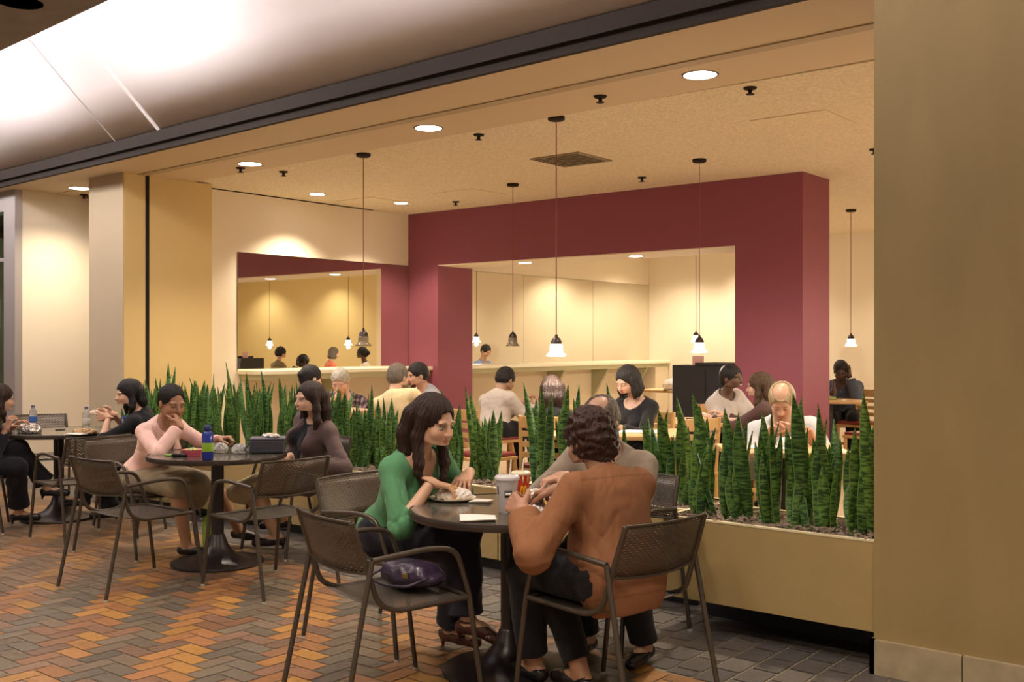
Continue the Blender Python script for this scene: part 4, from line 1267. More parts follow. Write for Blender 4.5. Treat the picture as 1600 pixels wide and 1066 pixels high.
    # shoes
    if shoes:
        for i,n in enumerate('RL'):
            heel,A,toe,fd=G['_foot'+n]; k=shoes.get('kind','flat')
            ps=list(G['foot'+n]); lo,hi=bbox(ps,.05); lo=lo-V(0,0,.07); F=Field(lo,hi,min(res,.006))
            for p in ps: F.add(p,.006)
            sole=(heel+toe)/2
            if k=='flat':
                F.sub(elli(A+fd*.035*s+V(0,0,.012),V(.055,.055,.036)*s,k=.008)); F.plane(A+V(0,0,-.012),V(0,0,1))
            elif k=='boot': F.plane(A+V(0,0,.01),V(0,0,1))
            elif k in('heel','sandal'):
                F.sub(elli(A+fd*.045*s+V(0,0,.010),V(.075,.055,.040)*s,k=.006)); F.plane(A+V(0,0,-.016),V(0,0,1))
                hb=heel-fd*.012; F.add(cone(hb-V(0,0,.02),hb-V(0,0,.062)-fd*.004,.014,.008,k=.01)); F.add(cone(toe-V(0,0,.012),A+fd*.06-V(0,0,.045),.012,.014,k=.02)); F.add(cone(A+fd*.06-V(0,0,.055),hb-V(0,0,.022),.012,.012,k=.02))
                if k=='sandal': 
                    F.sub(elli(toe-fd*.035+V(0,0,.018),V(.03,.03,.02),k=.004))
                    st=nrm(np.cross(fd,V(0,0,1)))
                    pts=[A+st*.043*cos(a)+fd*(.043*sin(a)) +V(0,0,-.006) for a in np.linspace(0,2*pi,13)]
                    for a_,b_ in zip(pts[:-1],pts[1:]): F.add(cone(a_,b_,.0055,.0055,k=.003))
            P,Q=F.mesh()
            if len(P): make_mesh('shoe',[(P,Q)],shoes['m'],root,org)
    if extras: extras(Ws)
    return Ws

def creases(P,seed,amp):
    rg=np.random.RandomState(seed+900); out=np.zeros(len(P))
    for i in range(5):
        d=nrm(rg.randn(3)*np.array([1,1,.7])); wl=rg.uniform(.055,.12); m=wave(seed*7+i,11,3); wp=wave(seed*9+i,16,3)
        ph=(P@d)*pi/wl+wp(P)*1.3
        out+= (1-np.abs(np.sin(ph)))**3*np.clip(m(P)*1.6,0,1)
    return (out-.25)*amp
# ---- hair lock generators
def long_locks(side=.085,back=.10,drop=.30,fwdR=.02,fwdL=.02,curl=0.0,thick=.034,mid=3):
    def f(HL,H,MH,N,Mt,Tp,s):
        P=[]; dn=V(0,0,-1)
        for q,fw in ((1,fwdR),(-1,fwdL)):
            a=HL(q*.068,.0,.03); b=HL(q*.078,-.005,-.06); c=b+dn*drop*.45*s+MH[1]*fw*.5+MH[0]*q*.006; d=b+dn*drop*s+MH[1]*fw+MH[0]*(-q*.012)
            P+= [cone(a,b,.026*s,.026*s,k=.02),cone(b,c,.027*s,.025*s,k=.02)]
            if curl:
                prev=c
                for j in range(1,5):
                    t=j/4; p=c+(d-c)*t+MH[0]*q*curl*sin(j*2.2)+MH[1]*curl*cos(j*2.4)
                    P.append(cone(prev,p,(.026-.004*j)*s,(.023-.004*j)*s,k=.012)); prev=p
            else: P.append(cone(c,d,.024*s,.012*s,k=.02))
        for x in np.linspace(-.055,.055,mid):
            a=HL(x,-.085,.02); b=HL(x*1.1,-.092,-.07); c=b+dn*drop*s*back/.10-MH[1]*.005
            P+=[cone(a,b,thick*s,thick*s,k=.025),cone(b,c,thick*s,thick*.5*s,k=.025)]
        return P
    return f
def bob_locks(drop=.09,th=.028):
    def f(HL,H,MH,N,Mt,Tp,s):
        P=[]; dn=V(0,0,-1)
        for a in np.linspace(-2.35,2.35,11):
            x,y=.070*sin(a),-.012-.085*cos(a)
            if y>.035: continue
            p=HL(x,y,.02); q=HL(x*1.12,y*1.03,-.05)+dn*drop*.4*s; e=HL(x*1.10,y*1.03,-.05)+dn*drop*s
            P+=[cone(p,q,th*s,th*s*.95,k=.02),cone(q,e,th*s*.95,th*.5*s,k=.02)]
        return P
    return f
def bun_locks(z=.0,y=-.12,r=.035):
    def f(HL,H,MH,N,Mt,Tp,s): return [elli(HL(0,y,z),V(r,r,r)*s,k=.015),elli(HL(0,-.07,-.02),V(.060,.045,.055)*s,MH,k=.02)]
    return f
# ================================================================= THE PEOPLE, OUTSIDE
def lk(r,d,z=0): 
    v=cdir(r,d); return V(v[0],v[1],z)
Z=V(0,0,1)
navy=fabric('indigo_denim',(.020,.018,.030),var=.35); blackf=fabric('black_cloth',(.010,.009,.012)); 
SK_L=(.62,.37,.24); SK_M=(.52,.29,.175); SK_T=(.40,.21,.125); SK_D=(.13,.060,.036); SK_DD=(.075,.036,.024); SK_P=(.66,.42,.30)

# woman in green
def necklace(c,r=.0022,m=None,drop=.10):
    def f(W_):
        Tp=W_['Tp']; org=W_['org']; pts=[Tp(.062*sin(a),.02+.095*cos(a)*1.0+.03*(cos(a)>0),.465-drop*max(0,cos(a))**2) for a in np.linspace(-2.4,2.4,24)]
        MB().tube([p-org for p in pts],r,6).build('necklace',m or mat('necklace_metal',c,.3,metal=.8),W_['root'],smooth=True)
    return f
def earring(W_):
    H,M,s=W_['H'],W_['MH'],W_['hs']
    for q in (-1,1):
        c=H+s*(M[0]*q*.080+M[1]*-.004+M[2]*-.045)-W_['org']; MB().ell(c,(.005,.005,.009),8,6).build('earring',mat('gold_stud',(.7,.45,.15),.25,metal=1),W_['root'],smooth=True)
def hipflower(W_):
    c=W(640,842,5.03)-W_['org']; m=MB(); n=-FW; u=V(RT[0],RT[1],0); w=V(0,0,1); nn=V(n[0],n[1],0)
    for k in range(6):
        a=k*pi/3; q=c+u*.020*cos(a)+w*.020*sin(a)
        m.ell(q,(.013,.013,.013),8,6)
    m.ell(c+nn*.008,(.010,.010,.010),8,6)
    m.build('embroidered_flower',mat('purple_flower',(.12,.03,.16),.6),W_['root'],smooth=True)
person('woman in a green top with long dark hair eating at the near table',cw(-.60,5.22)[:2],cdir(.80,-.60),lean=(.17,.03),skin=SK_L,
  headpos=W(676,661,4.97),look=lk(.80,-.60,-.24),hands=[cw(-.385,4.90,.838),cw(-.215,5.12,.850)],
  hp=[dict(dir=lk(.93,.18,-.28),palm=-Z,curl=(.75,.62,.55,.5)),dict(dir=lk(-.25,-.93,-.32),palm=-Z,curl=(.7,.6,.6,.6))],
  poles=[lk(-.5,-.45,-1.0),lk(.7,.3,-1.0)],feet=[cw(-.30,5.10,.10),cw(-.21,4.98,.17)],knees=[V(0,0,1)+lk(.8,-.6),V(0,0,1)+lk(.8,-.6)],
  legs=dict(fdir=[lk(.8,-.55),lk(.85,-.4)],pitch=[0,.03]),
  top=dict(m=fabric('green_knit',(.095,.265,.125)),sleeve=1.30,neck=.20,neckw=.088,hem=-.02,name='blouse',fold=.006,crease=.006,wide=.010,res=.006,drape=True,infl=.014),
  bottom=dict(m=navy,hem=.03,flare=.075),shoes=dict(kind='sandal',m=shoeBr),scale=1.05,headopt=dict(hair='long',hs=1.07,brow=(.02,.012,.01),fringe=.074,down=0,w=.98,lip=(.80,.47,.44)),hairM=HD,
  locks=long_locks(drop=.26,back=.13,fwdR=.030,fwdL=.035,curl=.012,thick=.038,mid=5),res=.007,fine=.0032,extras=lambda W_:(necklace((.12,.08,.04))(W_),hipflower(W_)))
# person in brown shirt, back to us
def rust(q):
    c=np.tile(np.array([.255,.112,.054]),(len(q),1))
    for z0,w_ in ((.385,.004),(.03,.0045),(.055,.0045),(-.085,.005)):
        k=(np.abs(q[:,2]-z0)<w_)&((np.abs(q[:,0])<.2)); c[k]*=.80
    return c
def brownx(W_):
    pass
person('person in a rust brown shirt with short curly hair, seated with back turned',cw(.435,4.22)[:2],cdir(-.62,.78),lean=(.15,-.03),male=True,skin=SK_T,
  headpos=W(922,690,4.36),look=lk(-.62,.76,-.30),hands=[cw(.20,4.66,.835),cw(.045,4.27,.805)],
  hp=[dict(dir=lk(-.6,.7,-.25),palm=V(0,0,-1),curl=.7),dict(dir=lk(-.45,.75,.28),palm=lk(.55,.4,-.5),curl=(.85,.75,.7,.7))],
  poles=[lk(.8,.2,-1.0),lk(-.25,-.65,-1.0)],feet=[cw(.29,4.36,.11),cw(.10,4.52,.10)],knees=[Z*.7+lk(-.7,.7),Z*.7+lk(-.8,.6)],
  top=dict(m=fabric_attr('rust_brown_cotton'),pattern=rust,belly=True,sleeve=1.82,neck=.02,neckw=.056,neckh=.515,hem=-.15,name='shirt',fold=.010,crease=.0030,wide=.018,res=.007,drape=True,infl=.020,collar=True),
  bottom=dict(m=blackf,hem=.06,flare=.055),shoes=dict(kind='flat',m=shoeB),headopt=dict(hair='curly',hs=1.04,thick=.018),hairM=hairmat('dark_auburn_hair',(.035,.014,.009),.4),
  locks=lambda HL,H,MH,N,Mt,Tp,s:[elli(HL(0,-.055,-.035),V(.074,.055,.075)*s,MH,k=.02),elli(HL(.0,-.01,.085),V(.06,.07,.045)*s,MH,k=.02),elli(HL(-.065,-.01,-.02),V(.022,.04,.05)*s,MH,k=.02),elli(HL(.065,-.01,-.02),V(.022,.04,.05)*s,MH,k=.02)],
  res=.007,fine=.0036,shrug=.025)
# balding man opposite
person('balding man in a taupe sweater, half hidden behind the person in brown',cw(.52,5.24)[:2],cdir(-.50,-.86),lean=(.17,0),male=True,skin=(.50,.29,.19),
  headpos=W(939,660,5.04),look=lk(-.50,-.80,-.42),hands=[cw(.235,4.99,.850),cw(.36,4.84,.845)],
  hp=[dict(dir=lk(-.85,-.45,-.15),palm=-Z,curl=.75),dict(dir=lk(-.8,-.4,-.2),palm=-Z,curl=.7)],poles=[lk(-.8,.2,-1.0),lk(.8,-.1,-1.0)],
  feet=[cw(.36,4.98,.085),cw(.62,4.85,.085)],
  top=dict(m=fabric('taupe_wool',(.30,.235,.18)),sleeve=1.8,neck=.02,name='sweater',wide=.012,res=.008,belly=True,infl=.018,fold=.008,crease=.005),bottom=dict(m=blackf),shoes=dict(kind='flat',m=shoeB),
  headopt=dict(hair='bald',down=1),hairM=HGB,res=.008,fine=.004)
# woman in pink
person('woman in a pale pink long-sleeved top raising her fist to her mouth',cw(-2.64,7.46)[:2],cdir(.84,-.50),lean=(.16,-.02),skin=(.42,.22,.13),
  headpos=W(268,630,7.28),look=lk(.72,-.66,-.28),hands=[cw(-2.305,7.17,.925),cw(-2.085,7.36,.815)],
  hp=[dict(dir=lk(-.10,.15,1),palm=lk(-.8,.3,0),curl=1.15),dict(dir=lk(.95,-.05,.15),palm=-Z,curl=.95)],poles=[lk(.0,-.55,-1.0),lk(.3,.8,-.8)],
  feet=[cw(-2.28,7.25,.085),cw(-2.02,7.66,.12)],knees=[Z*.6+lk(.8,-.5),Z*.9+lk(.8,.1)],legs=dict(fdir=[lk(1,-.1),lk(.9,-.3)]),
  top=dict(m=fabric('pale_pink_knit',(.92,.60,.52)),sleeve=1.88,neck=.06,neckw=.058,hem=-.05,name='blouse',fold=.006,wide=.006,res=.0085,drape=True),
  bottom=dict(kind='skirt',m=fabric('taupe_twill',(.36,.29,.20)),infl=.012,long=.10),shoes=dict(kind='flat',m=shoeB),
  headopt=dict(hair='bun',hs=1.06,down=1,brow=(.02,.012,.01),lip=(.8,.45,.42),fringe=.084,thick=.009),hairM=HB,locks=bun_locks(z=-.035,y=-.118,r=.032),res=.0085,fine=.004,extras=lambda W_:(necklace((.05,.03,.02),.003,drop=.13)(W_),earring(W_)))
# smiling woman
person('smiling woman with long dark hair in an open brown cardigan over a black top',cw(-1.545,7.55)[:2],cdir(-.60,-.80),lean=(.08,0),skin=SK_L,
  headpos=W(484,625,7.46),look=lk(-.74,-.67,-.02),hands=[cw(-1.60,7.32,.66),cw(-1.43,7.26,.645)],
  hp=[dict(dir=lk(-.3,-.8,-.2),palm=-Z,curl=.5),dict(dir=lk(-.75,-.3,-.3),palm=-Z,curl=.5)],poles=[lk(-.3,.9,-1),lk(.9,-.4,-1)],
  feet=[cw(-1.70,7.66,.20),cw(-1.70,7.46,.115)],legs=dict(fdir=[lk(-.95,-.1),lk(-.95,-.25)]),knees=[Z+lk(-.7,-.5),Z+lk(-.7,-.6)],
  inner=dict(m=blackf,sleeve=.08,neck=.13,name='top',hem=-.04,fold=.002,infl=.009,res=.0085),
  top=dict(m=fabric('brown_cardigan_knit',(.115,.075,.070)),sleeve=1.85,neck=.10,neckw=.075,hem=-.13,open=.085,name='cardigan',wide=.010,res=.0085,drape=True),
  bottom=dict(kind='skirt',m=fabric('khaki_twill',(.52,.42,.27)),infl=.012),shoes=dict(kind='heel',m=mat('dark_plum_leather',(.030,.016,.020),.25)),
  headopt=dict(hair='long',hs=1.07,smile=1,brow=(.02,.012,.01),fringe=.066),hairM=HD,locks=long_locks(drop=.17,back=.10,fwdR=.005,fwdL=.005,thick=.036,mid=5),res=.0085,fine=.004)
# woman in black with lanyard
def lanyard(W_):
    Tp=W_['Tp']; org=W_['org']
    pts=[Tp(.066*sin(a),.035+.105*cos(a)+.02,.475-.02*cos(a)) for a in np.linspace(-2.2,-.9,8)]+[Tp(-.03,.150,.30),Tp(0,.158,.16)]+[Tp(.03,.150,.30)]+[Tp(.066*sin(a),.035+.105*cos(a)+.02,.475-.02*cos(a)) for a in np.linspace(.9,2.2,8)]
    MB().tube([p-org for p in pts],.005,6).build('lanyard',mat('blue_ribbon',(.03,.10,.42),.6),W_['root'],smooth=True)
person('woman in black with a blue lanyard eating at the leftmost table',cw(-3.09,8.60)[:2],cdir(-.97,-.05),lean=(.13,.0),skin=SK_L,
  headpos=W(201,616,8.50),look=lk(-.80,-.58,-.12),hands=[cw(-3.34,8.66,.90),cw(-3.30,8.46,.885)],
  hp=[dict(dir=lk(-.9,-.2,.15),palm=lk(.1,-1,0),curl=.6),dict(dir=lk(-.9,.2,.15),palm=lk(0,1,0),curl=.6)],poles=[lk(.2,.7,-1),lk(.3,-.7,-1)],
  feet=[cw(-3.42,8.82,.085),cw(-3.62,8.72,.20)],legs=dict(fdir=[lk(-1,-.2),lk(-1,-.1)]),knees=[Z*.7+lk(-1,.2),Z*1.2+lk(-.8,0)],
  top=dict(m=blackf,sleeve=1.25,neck=.10,name='top',wide=.008,hem=-.05),bottom=dict(m=blackf,hem=.02,flare=.085),shoes=dict(kind='heel',m=shoeB),
  headopt=dict(hair='long',brow=(.02,.012,.01),fringe=.055),hairM=HB,locks=long_locks(drop=.10,back=.07,fwdR=.012,fwdL=.012,thick=.034,mid=4),res=.009,fine=.0045,extras=lanyard)
# woman at the left edge
person('woman in black with dark hair, cut off by the left edge of the view',cw(-4.40,8.30)[:2],cdir(.93,.32),lean=(.10,.0),skin=SK_L,
  headpos=W(0,624,8.36),look=lk(.75,.62,-.15),hands=[cw(-4.12,8.42,.80),cw(-4.16,8.62,.80)],poles=[lk(-.2,-.7,-1),lk(-.2,.7,-1)],
  feet=[cw(-4.06,8.52,.11),cw(-3.86,8.62,.30)],legs=dict(fdir=[lk(1,.2),lk(1,.1)]),knees=[Z*.8+lk(1,.1),Z*1.3+lk(.8,0)],
  top=dict(m=blackf,sleeve=1.8,neck=.05,name='top',wide=.012,drape=True,hem=-.08),bottom=dict(m=blackf,hem=.06,flare=.10,infl=.022),shoes=dict(kind='heel',m=shoeB),
  headopt=dict(hair='long',brow=(.02,.012,.01)),hairM=HD,locks=long_locks(drop=.12,back=.08,fwdR=.03,fwdL=.03,thick=.036,mid=4),res=.009,fine=.0045)
# ================================================================= THE PEOPLE INSIDE
def rp(px,D): return ((px-800)/FPX*D, D)
used_s=[None]
def wstool(c,f,lab):
    p=cw(*c); p[2]=FI
    if used_s[0] is None:
        o=empty('wooden_stool',p,0); used_s[0]=o
        for a in range(4):
            q=pi/4+a*pi/2; MB().tube([(cos(q)*.17,sin(q)*.17,.44),(cos(q)*.24,sin(q)*.24,0)],.018,8).build('leg',wood,o,smooth=True)
        MB().box((-.19,-.19,.425),(.19,.19,.455)).build('seat_frame',wood,o,bevel=.006)
        MB().box((-.18,-.18,.455),(.18,.18,.487)).build('cushion',cush,o,bevel=.012,seg=3)
    else: o=copy_tree(used_s[0],p,yaw_of(cdir(*f)))
    tag(o,lab,'stool','backless beech stools inside'); return o
def seat(px,D,f,lab,**k):
    c=rp(px,D); p=cw(*c)
    hp_=k.pop('headpx',None)
    F=cdir(*f)
    kind=k.pop('chair',True)
    if kind:
        q=(c[0],c[1]); 
        import re
        (wstool if kind=='stool' else wchair)(q,f,('backless stool' if kind=='stool' else 'beech chair')+' under the '+re.split(r',| seen| looking| leaning| bent| eating| by the| facing| at the back',lab)[0]+(' in the mirror' if 'mirror only' in lab else ''))
    hands=k.pop('hands',None)
    if hands is None:
        rr=nrm(np.cross([F[0],F[1],0],[0,0,1])); b=V(p[0],p[1],FI)
        hands=[b+F*.44+rr*.15+Z*.785,b+F*.46-rr*.13+Z*.785]
    ho=k.get('headopt',{}); ho.setdefault('brow',(.02,.012,.01)); k['headopt']=ho
    if hp_: k['headpos']=W(*hp_)
    k.setdefault('bottom',dict(m=blackf)); k.setdefault('shoes',dict(kind='flat',m=shoeB))
    k.setdefault('poles',[-Z+np.cross(F,Z)*.5-F*.3,-Z-np.cross(F,Z)*.5-F*.3])
    return person(lab,p[:2],F,hands=hands,z0=FI,res=.011,fine=.0055,**k)
def L3(f,z): v=cdir(*f); return V(v[0],v[1],z)

seat(484,9.35,(.80,.60),'woman with tied dark hair, behind the smiling woman in the cardigan',chair='stool',lean=(.14,0),headpx=(486,592,9.40),look=L3((.75,.65),-.2),skin=SK_L,
  top=dict(m=fabric('cream_sleeveless_cotton',(.70,.56,.38)),sleeve=.35,neck=.08,name='top'),headopt=dict(hair='bun'),hairM=HB,locks=bun_locks(z=.02,y=-.105,r=.04))
def plaid(q):
    a=np.sign(np.sin(q[:,0]*150)); b=np.sign(np.sin(q[:,2]*150)); c=np.empty((len(q),3)); base=np.array([.10,.065,.075])
    k=(a+b)[:,None]; c[:]=base; c+= (k>1)*np.array([.16,.14,.14]); c-=(k<-1)*base*.7; return c
seat(538,10.45,(-.15,-1),'grey-haired man in a dark plaid shirt looking down',lean=(.20,0),headpx=(532,596,10.22),look=L3((-.15,-.9),-.55),male=True,skin=(.60,.36,.26),
  top=dict(m=fabric_attr('plaid_cloth'),sleeve=1.8,neck=.03,name='shirt',pattern=plaid,collar=True),headopt=dict(hair='short',down=1,brow=(.3,.27,.24)),hairM=HG)
dtable(rp(514,9.9),(.1,1),.62,.62,'light wood dining table between the grey-haired man and the woman with tied hair')
seat(636,9.50,(.30,.95),'man in a cream shirt seen from behind, left of the plum wall corner',chair='stool',lean=(.12,0),headpx=(622,590,9.55),look=L3((.55,.82),-.1),male=True,skin=(.55,.33,.22),
  top=dict(m=fabric('cream_shirt_cotton',(.68,.52,.30)),sleeve=1.8,neck=.02,name='shirt',wide=.014,collar=True,infl=.018),headopt=dict(hair='short'),hairM=HGB)
seat(688,10.35,(-.80,-.35),'man with a goatee in a grey-blue shirt leaning left',chair='stool',lean=(.22,0),headpx=(652,587,10.20),look=L3((-.85,-.5),-.15),male=True,skin=(.50,.28,.19),
  top=dict(m=fabric('grey_blue_cotton',(.30,.30,.33)),sleeve=1.8,neck=.04,name='shirt',wide=.014,collar=True,belly=True,infl=.02),headopt=dict(hair='short',goatee=(.035,.025,.02)),hairM=HB)
dtable(rp(640,10.15),(.2,1),.62,.62,'light wood dining table between the cream-shirted man and the man with a goatee')
def pin(q):
    s=(np.abs(np.sin(q[:,0]*190))>.93)[:,None]; return np.where(s,np.array([.30,.26,.25]),np.array([.58,.50,.44]))
seat(772,10.30,(.75,.66),'man in a pale grey-beige shirt leaning over a table, before the plum opening',chair='stool',lean=(.24,0),headpx=(790,594,10.45),look=L3((.7,.7),-.45),male=True,skin=(.45,.27,.18),
  top=dict(m=fabric('pale_stripe_cotton',(.55,.47,.42)),sleeve=1.8,neck=.02,name='shirt',collar=True,wide=.016,infl=.018),headopt=dict(hair='short'),hairM=HB)
dtable(rp(840,10.85),(.3,1),.9,.7,'light wood dining table before the man in the pale grey-beige shirt')
seat(862,8.0,(.35,.93),'woman with very long dark hair seen from behind, left of the balding man in taupe',lean=(.10,0),headpx=(862,612,8.02),look=L3((-.1,.98),-.2),skin=SK_M,
  top=dict(m=blackf,sleeve=1.7,neck=.03,name='top'),headopt=dict(hair='long'),hairM=HD,locks=long_locks(drop=.30,back=.16,thick=.042,mid=5))
seat(998,8.20,(-.70,-.70),'woman with black bobbed hair in a black top looking down to the left',lean=(.10,0),headpx=(981,596,8.08),look=L3((-.72,-.60),-.42),skin=(.50,.30,.21),
  top=dict(m=blackf,sleeve=1.7,neck=.06,neckw=.085,name='top'),headopt=dict(hair='bob',down=1),hairM=HB,locks=bob_locks(.075,.032))
dtable((.72,7.72),(.1,1),1.1,.7,'light wood dining table with white papers before the black-haired woman')
seat(1136,9.25,(.55,-.80),'smiling dark-skinned woman in a pale grey cardigan by the black cabinet',lean=(.16,.02),headpx=(1143,592,9.10),look=L3((.70,-.70),.0),skin=SK_D,
  inner=dict(m=fabric('rose_cotton',(.50,.25,.20)),sleeve=.08,fold=.002,infl=.009,neck=.08,name='top'),
  top=dict(m=fabric('pale_grey_knit',(.52,.46,.43)),sleeve=1.85,neck=.08,open=.03,name='cardigan',wide=.008),headopt=dict(hair='bun',smile=1,brow=(.02,.012,.01)),hairM=HB,locks=bun_locks(z=.0,y=-.10,r=.03))
seat(1200,8.52,(-.80,.55),'woman with long brown hair seen from behind, facing the woman in the grey cardigan',lean=(.14,0),headpx=(1187,605,8.58),look=L3((-.85,.45),-.05),skin=SK_P,
  top=dict(m=fabric('plum_brown_knit',(.095,.050,.045)),sleeve=1.85,neck=.03,name='sweater'),headopt=dict(hair='long'),hairM=HBR,locks=long_locks(drop=.17,back=.12,thick=.038,mid=5))
dtable((1.48,8.85),(.1,1),1.15,.7,'light wood dining table with pink papers left of the two chatting women')
seat(1232,7.15,(-.22,-.97),'balding man in a pale blue shirt bent over his food behind the right planter',lean=(.26,0),headpx=(1222,628,6.86),look=L3((-.30,-.80),-.62),male=True,skin=(.52,.30,.20),
  top=dict(m=fabric('pale_blue_cotton',(.50,.50,.52)),sleeve=1.6,neck=.05,name='shirt',collar=True,wide=.016,infl=.018),headopt=dict(hair='bald',down=1,brow=(.35,.22,.12)),hairM=HBL)
dtable((1.70,6.50),(.05,1),.75,.55,'light wood dining table before the balding man in pale blue')
seat(1318,12.70,(-.35,-.94),'dark-skinned man in a slate sweater eating alone beyond the plum wall',lean=(.20,0),headpx=(1314,580,12.45),look=L3((-.25,-.85),-.45),male=True,skin=SK_DD,
  hands=[cw(*rp(1303,12.20),.93),cw(*rp(1327,12.35),1.10)],hp=[dict(dir=V(0,0,1),curl=.9),dict(dir=V(0,0,1),curl=.8)],
  inner=dict(m=fabric('white_cotton',(.62,.58,.54)),sleeve=.08,fold=.002,neck=.04,name='shirt',hem=-.16,infl=.014,drape=True),
  top=dict(m=fabric('slate_knit',(.075,.085,.12)),sleeve=1.8,neck=.06,name='sweater',wide=.010,hem=.02),headopt=dict(hair='short',down=1),hairM=HB)
dtable(rp(1296,12.05),(.15,1),.75,.6,'light wood dining table before the man in the slate sweater')
# people whom only the mirrors and the room behind show
def at(x,y): 
    v=V(x,y,0); return (float(v[:2]@RT),float(v[:2]@FW))
def hidden(x,y,f,lab,**k):
    c=at(x,y); px=800+c[0]/c[1]*FPX
    return seat(px,c[1],f,lab,**k)
hidden(-6.5,15.0,(-.6,.6),'man in a blue shirt at the back, seen in the ledge mirror only',lean=(.14,0),look=L3((-.7,.5),-.5),male=True,skin=SK_M,headopt=dict(hair='short',down=1),hairM=HB,
   top=dict(m=fabric('sky_blue_cotton',(.16,.22,.42)),sleeve=1.8,neck=.03,name='shirt',collar=True))
hidden(-5.6,12.95,(.1,-.9),'dark-skinned woman in white with tied hair, seen in the large mirror only',lean=(.04,0),look=L3((.5,-.8),-.1),skin=SK_D,headopt=dict(hair='bun'),hairM=HB,locks=bun_locks(z=.0,y=-.12,r=.045),
   top=dict(m=fabric('white_blouse_cotton',(.70,.64,.56)),sleeve=1.8,neck=.05,name='blouse'))
hidden(-4.1,13.3,(.2,.9),'woman in a coral top with grey hair, seen in the large mirror only',lean=(.10,0),look=L3((.2,.9),-.1),skin=SK_P,headopt=dict(hair='bob'),hairM=HGB,locks=bob_locks(.05,.026),
   top=dict(m=fabric('coral_cotton',(.72,.20,.12)),sleeve=1.2,neck=.04,name='top'))
hidden(-3.4,12.6,(.5,.7),'person with dark curly hair in an olive coat, seen in the large mirror only',lean=(.10,0),look=L3((.5,.7),-.1),skin=SK_M,headopt=dict(hair='curly',thick=.02),hairM=HB,
   top=dict(m=fabric('olive_wool',(.20,.15,.08)),sleeve=1.8,neck=.03,name='coat',wide=.014))
# empty chairs and other pieces
wchair(rp(756,8.75),(.75,.66),'empty beech dining chair between the left planter and the man in the pale grey-beige shirt')
wchair(rp(1362,10.7),(-.55,.80),'empty beech dining chair close to the right pillar, the nearer of two')
wchair(rp(1345,12.2),(-.75,-.6),'empty beech dining chair beside the man in the slate sweater')
wchair(rp(1064,7.75),(-.5,.85),'empty beech dining chair behind the middle planter')
o=empty('round_stool',cw(*rp(796,10.8),FI),0,'round stool with a bright orange seat behind the planters','stool')
MB().lathe([(.001,.43),(.15,.43),(.175,.445),(.18,.47),(.16,.49),(.001,.495)],28).build('cushion',cushO,o,smooth=True,angle=60)
for k in range(4):
    a=pi/4+k*pi/2; MB().tube([(cos(a)*.10,sin(a)*.10,.43),(cos(a)*.17,sin(a)*.17,0)],.016,8).build('leg',wood,o,smooth=True)
MB().lathe([(.14,.20),(.155,.20),(.155,.225),(.14,.225),(.14,.20)],20).build('foot_ring',wood,o,smooth=True)
bt=rp(1058,14.6); dtable(bt,(.6,.8),.95,.6,'light wood table with a white bag in the back room beyond the plum opening')
# ================================================================= THINGS ON TABLES AND CHAIRS
TZ=.7462
paperw=mat('white_paper',(.80,.74,.68),.7,bump=.2,bscale=80)
def lump(name,c,size,seed,m,lab,cat,h=.0035,amp=.35,group=None,flat=False,rz=0,fr=150):
    """crumpled wrapping: a folded irregular shell with real thickness"""
    rg=np.random.RandomState(seed); F=Field((-size[0]*1.5,-size[1]*1.5,-.004),(size[0]*1.5,size[1]*1.5,size[2]*1.9+.01),h)
    F.add(elli((0,0,size[2]*.45),(size[0],size[1],size[2]*.8),k=.0)); w=wave(seed,fr,8); w2=wave(seed+3,fr*2.0,6)
    F.noise(lambda P: (np.abs(w(P))-.4)*min(size)*amp*1.2+(np.abs(w2(P))-.4)*min(size)*amp*.5)
    F.plane(V(0,0,.0008),V(0,0,-1))
    P,Q=F.mesh(); o=make_mesh(name,[(P,Q)],m,None); o.location=tuple(c); o.rotation_euler=(0,0,rz); tag(o,lab,cat,group); return o
def sheet(name,c,w,d,seed,m,lab,cat,rz=0,amp=.010,nz=.0015,group=None):
    n=10; w1=wave(seed,30,5); P=[];f=[]
    for i in range(n+1):
        for j in range(n+1):
            x=-w/2+w*i/n; y=-d/2+d*j/n; P.append([x,y,0])
    P=np.array(P); z=(w1(P)+1.1)*amp*.5; z=np.maximum(z,0)
    for i in range(n):
        for j in range(n):
            q=i*(n+1)+j; f.append((q,q+n+1,q+n+2,q+1))
    o=MB().add([(a,b,zz+nz) for (a,b,_),zz in zip(P,z)],f).build(name,m,None,smooth=True)
    s=o.modifiers.new('sheet','SOLIDIFY'); s.thickness=nz; s.offset=-1
    o.location=tuple(c); o.rotation_euler=(0,0,rz); tag(o,lab,cat,group); return o

# near table --------------------------------------------------
o=empty('plate',cw(-.285,4.96,TZ),0,'cream paper plate of wrapped food before the woman in green','plate')
MB().lathe([(.001,0),(.075,0),(.112,.013),(.114,.016),(.108,.0155),(.074,.004),(.001,.004)],36).build('dish',mat('cream_dish',(.80,.70,.52),.4),o,smooth=True)
lump('food_wrapper',cw(-.28,4.96,TZ+.0045),(.088,.060,.042),4,paperw,'crumpled white wrapper holding food on the cream plate','wrapper',amp=.30,rz=.6)
lump('sandwich',cw(-.30,4.965,TZ+.045),(.045,.026,.026),9,mat('bread_crust',(.50,.28,.10),.7,var=.3,vscale=50),'small piece of bread under the hands of the woman in green','food',amp=.2)
sheet('napkin',cw(-.145,4.90,TZ),.10,.09,3,paperw,'small white napkin beside the cream plate','napkin',rz=.4,amp=.014)
sheet('napkin',cw(-.145,4.40,TZ),.155,.12,5,paperw,'folded white napkin on the near rim of the near table','napkin',rz=.75,amp=.012,nz=.004)
o=empty('drink_cup',cw(-.022,4.60,TZ),0,'translucent plastic cup with a dark label and straw on the near table','cup')
cupm=mat('frosted_plastic',(.80,.74,.76),.2,trans=.45)
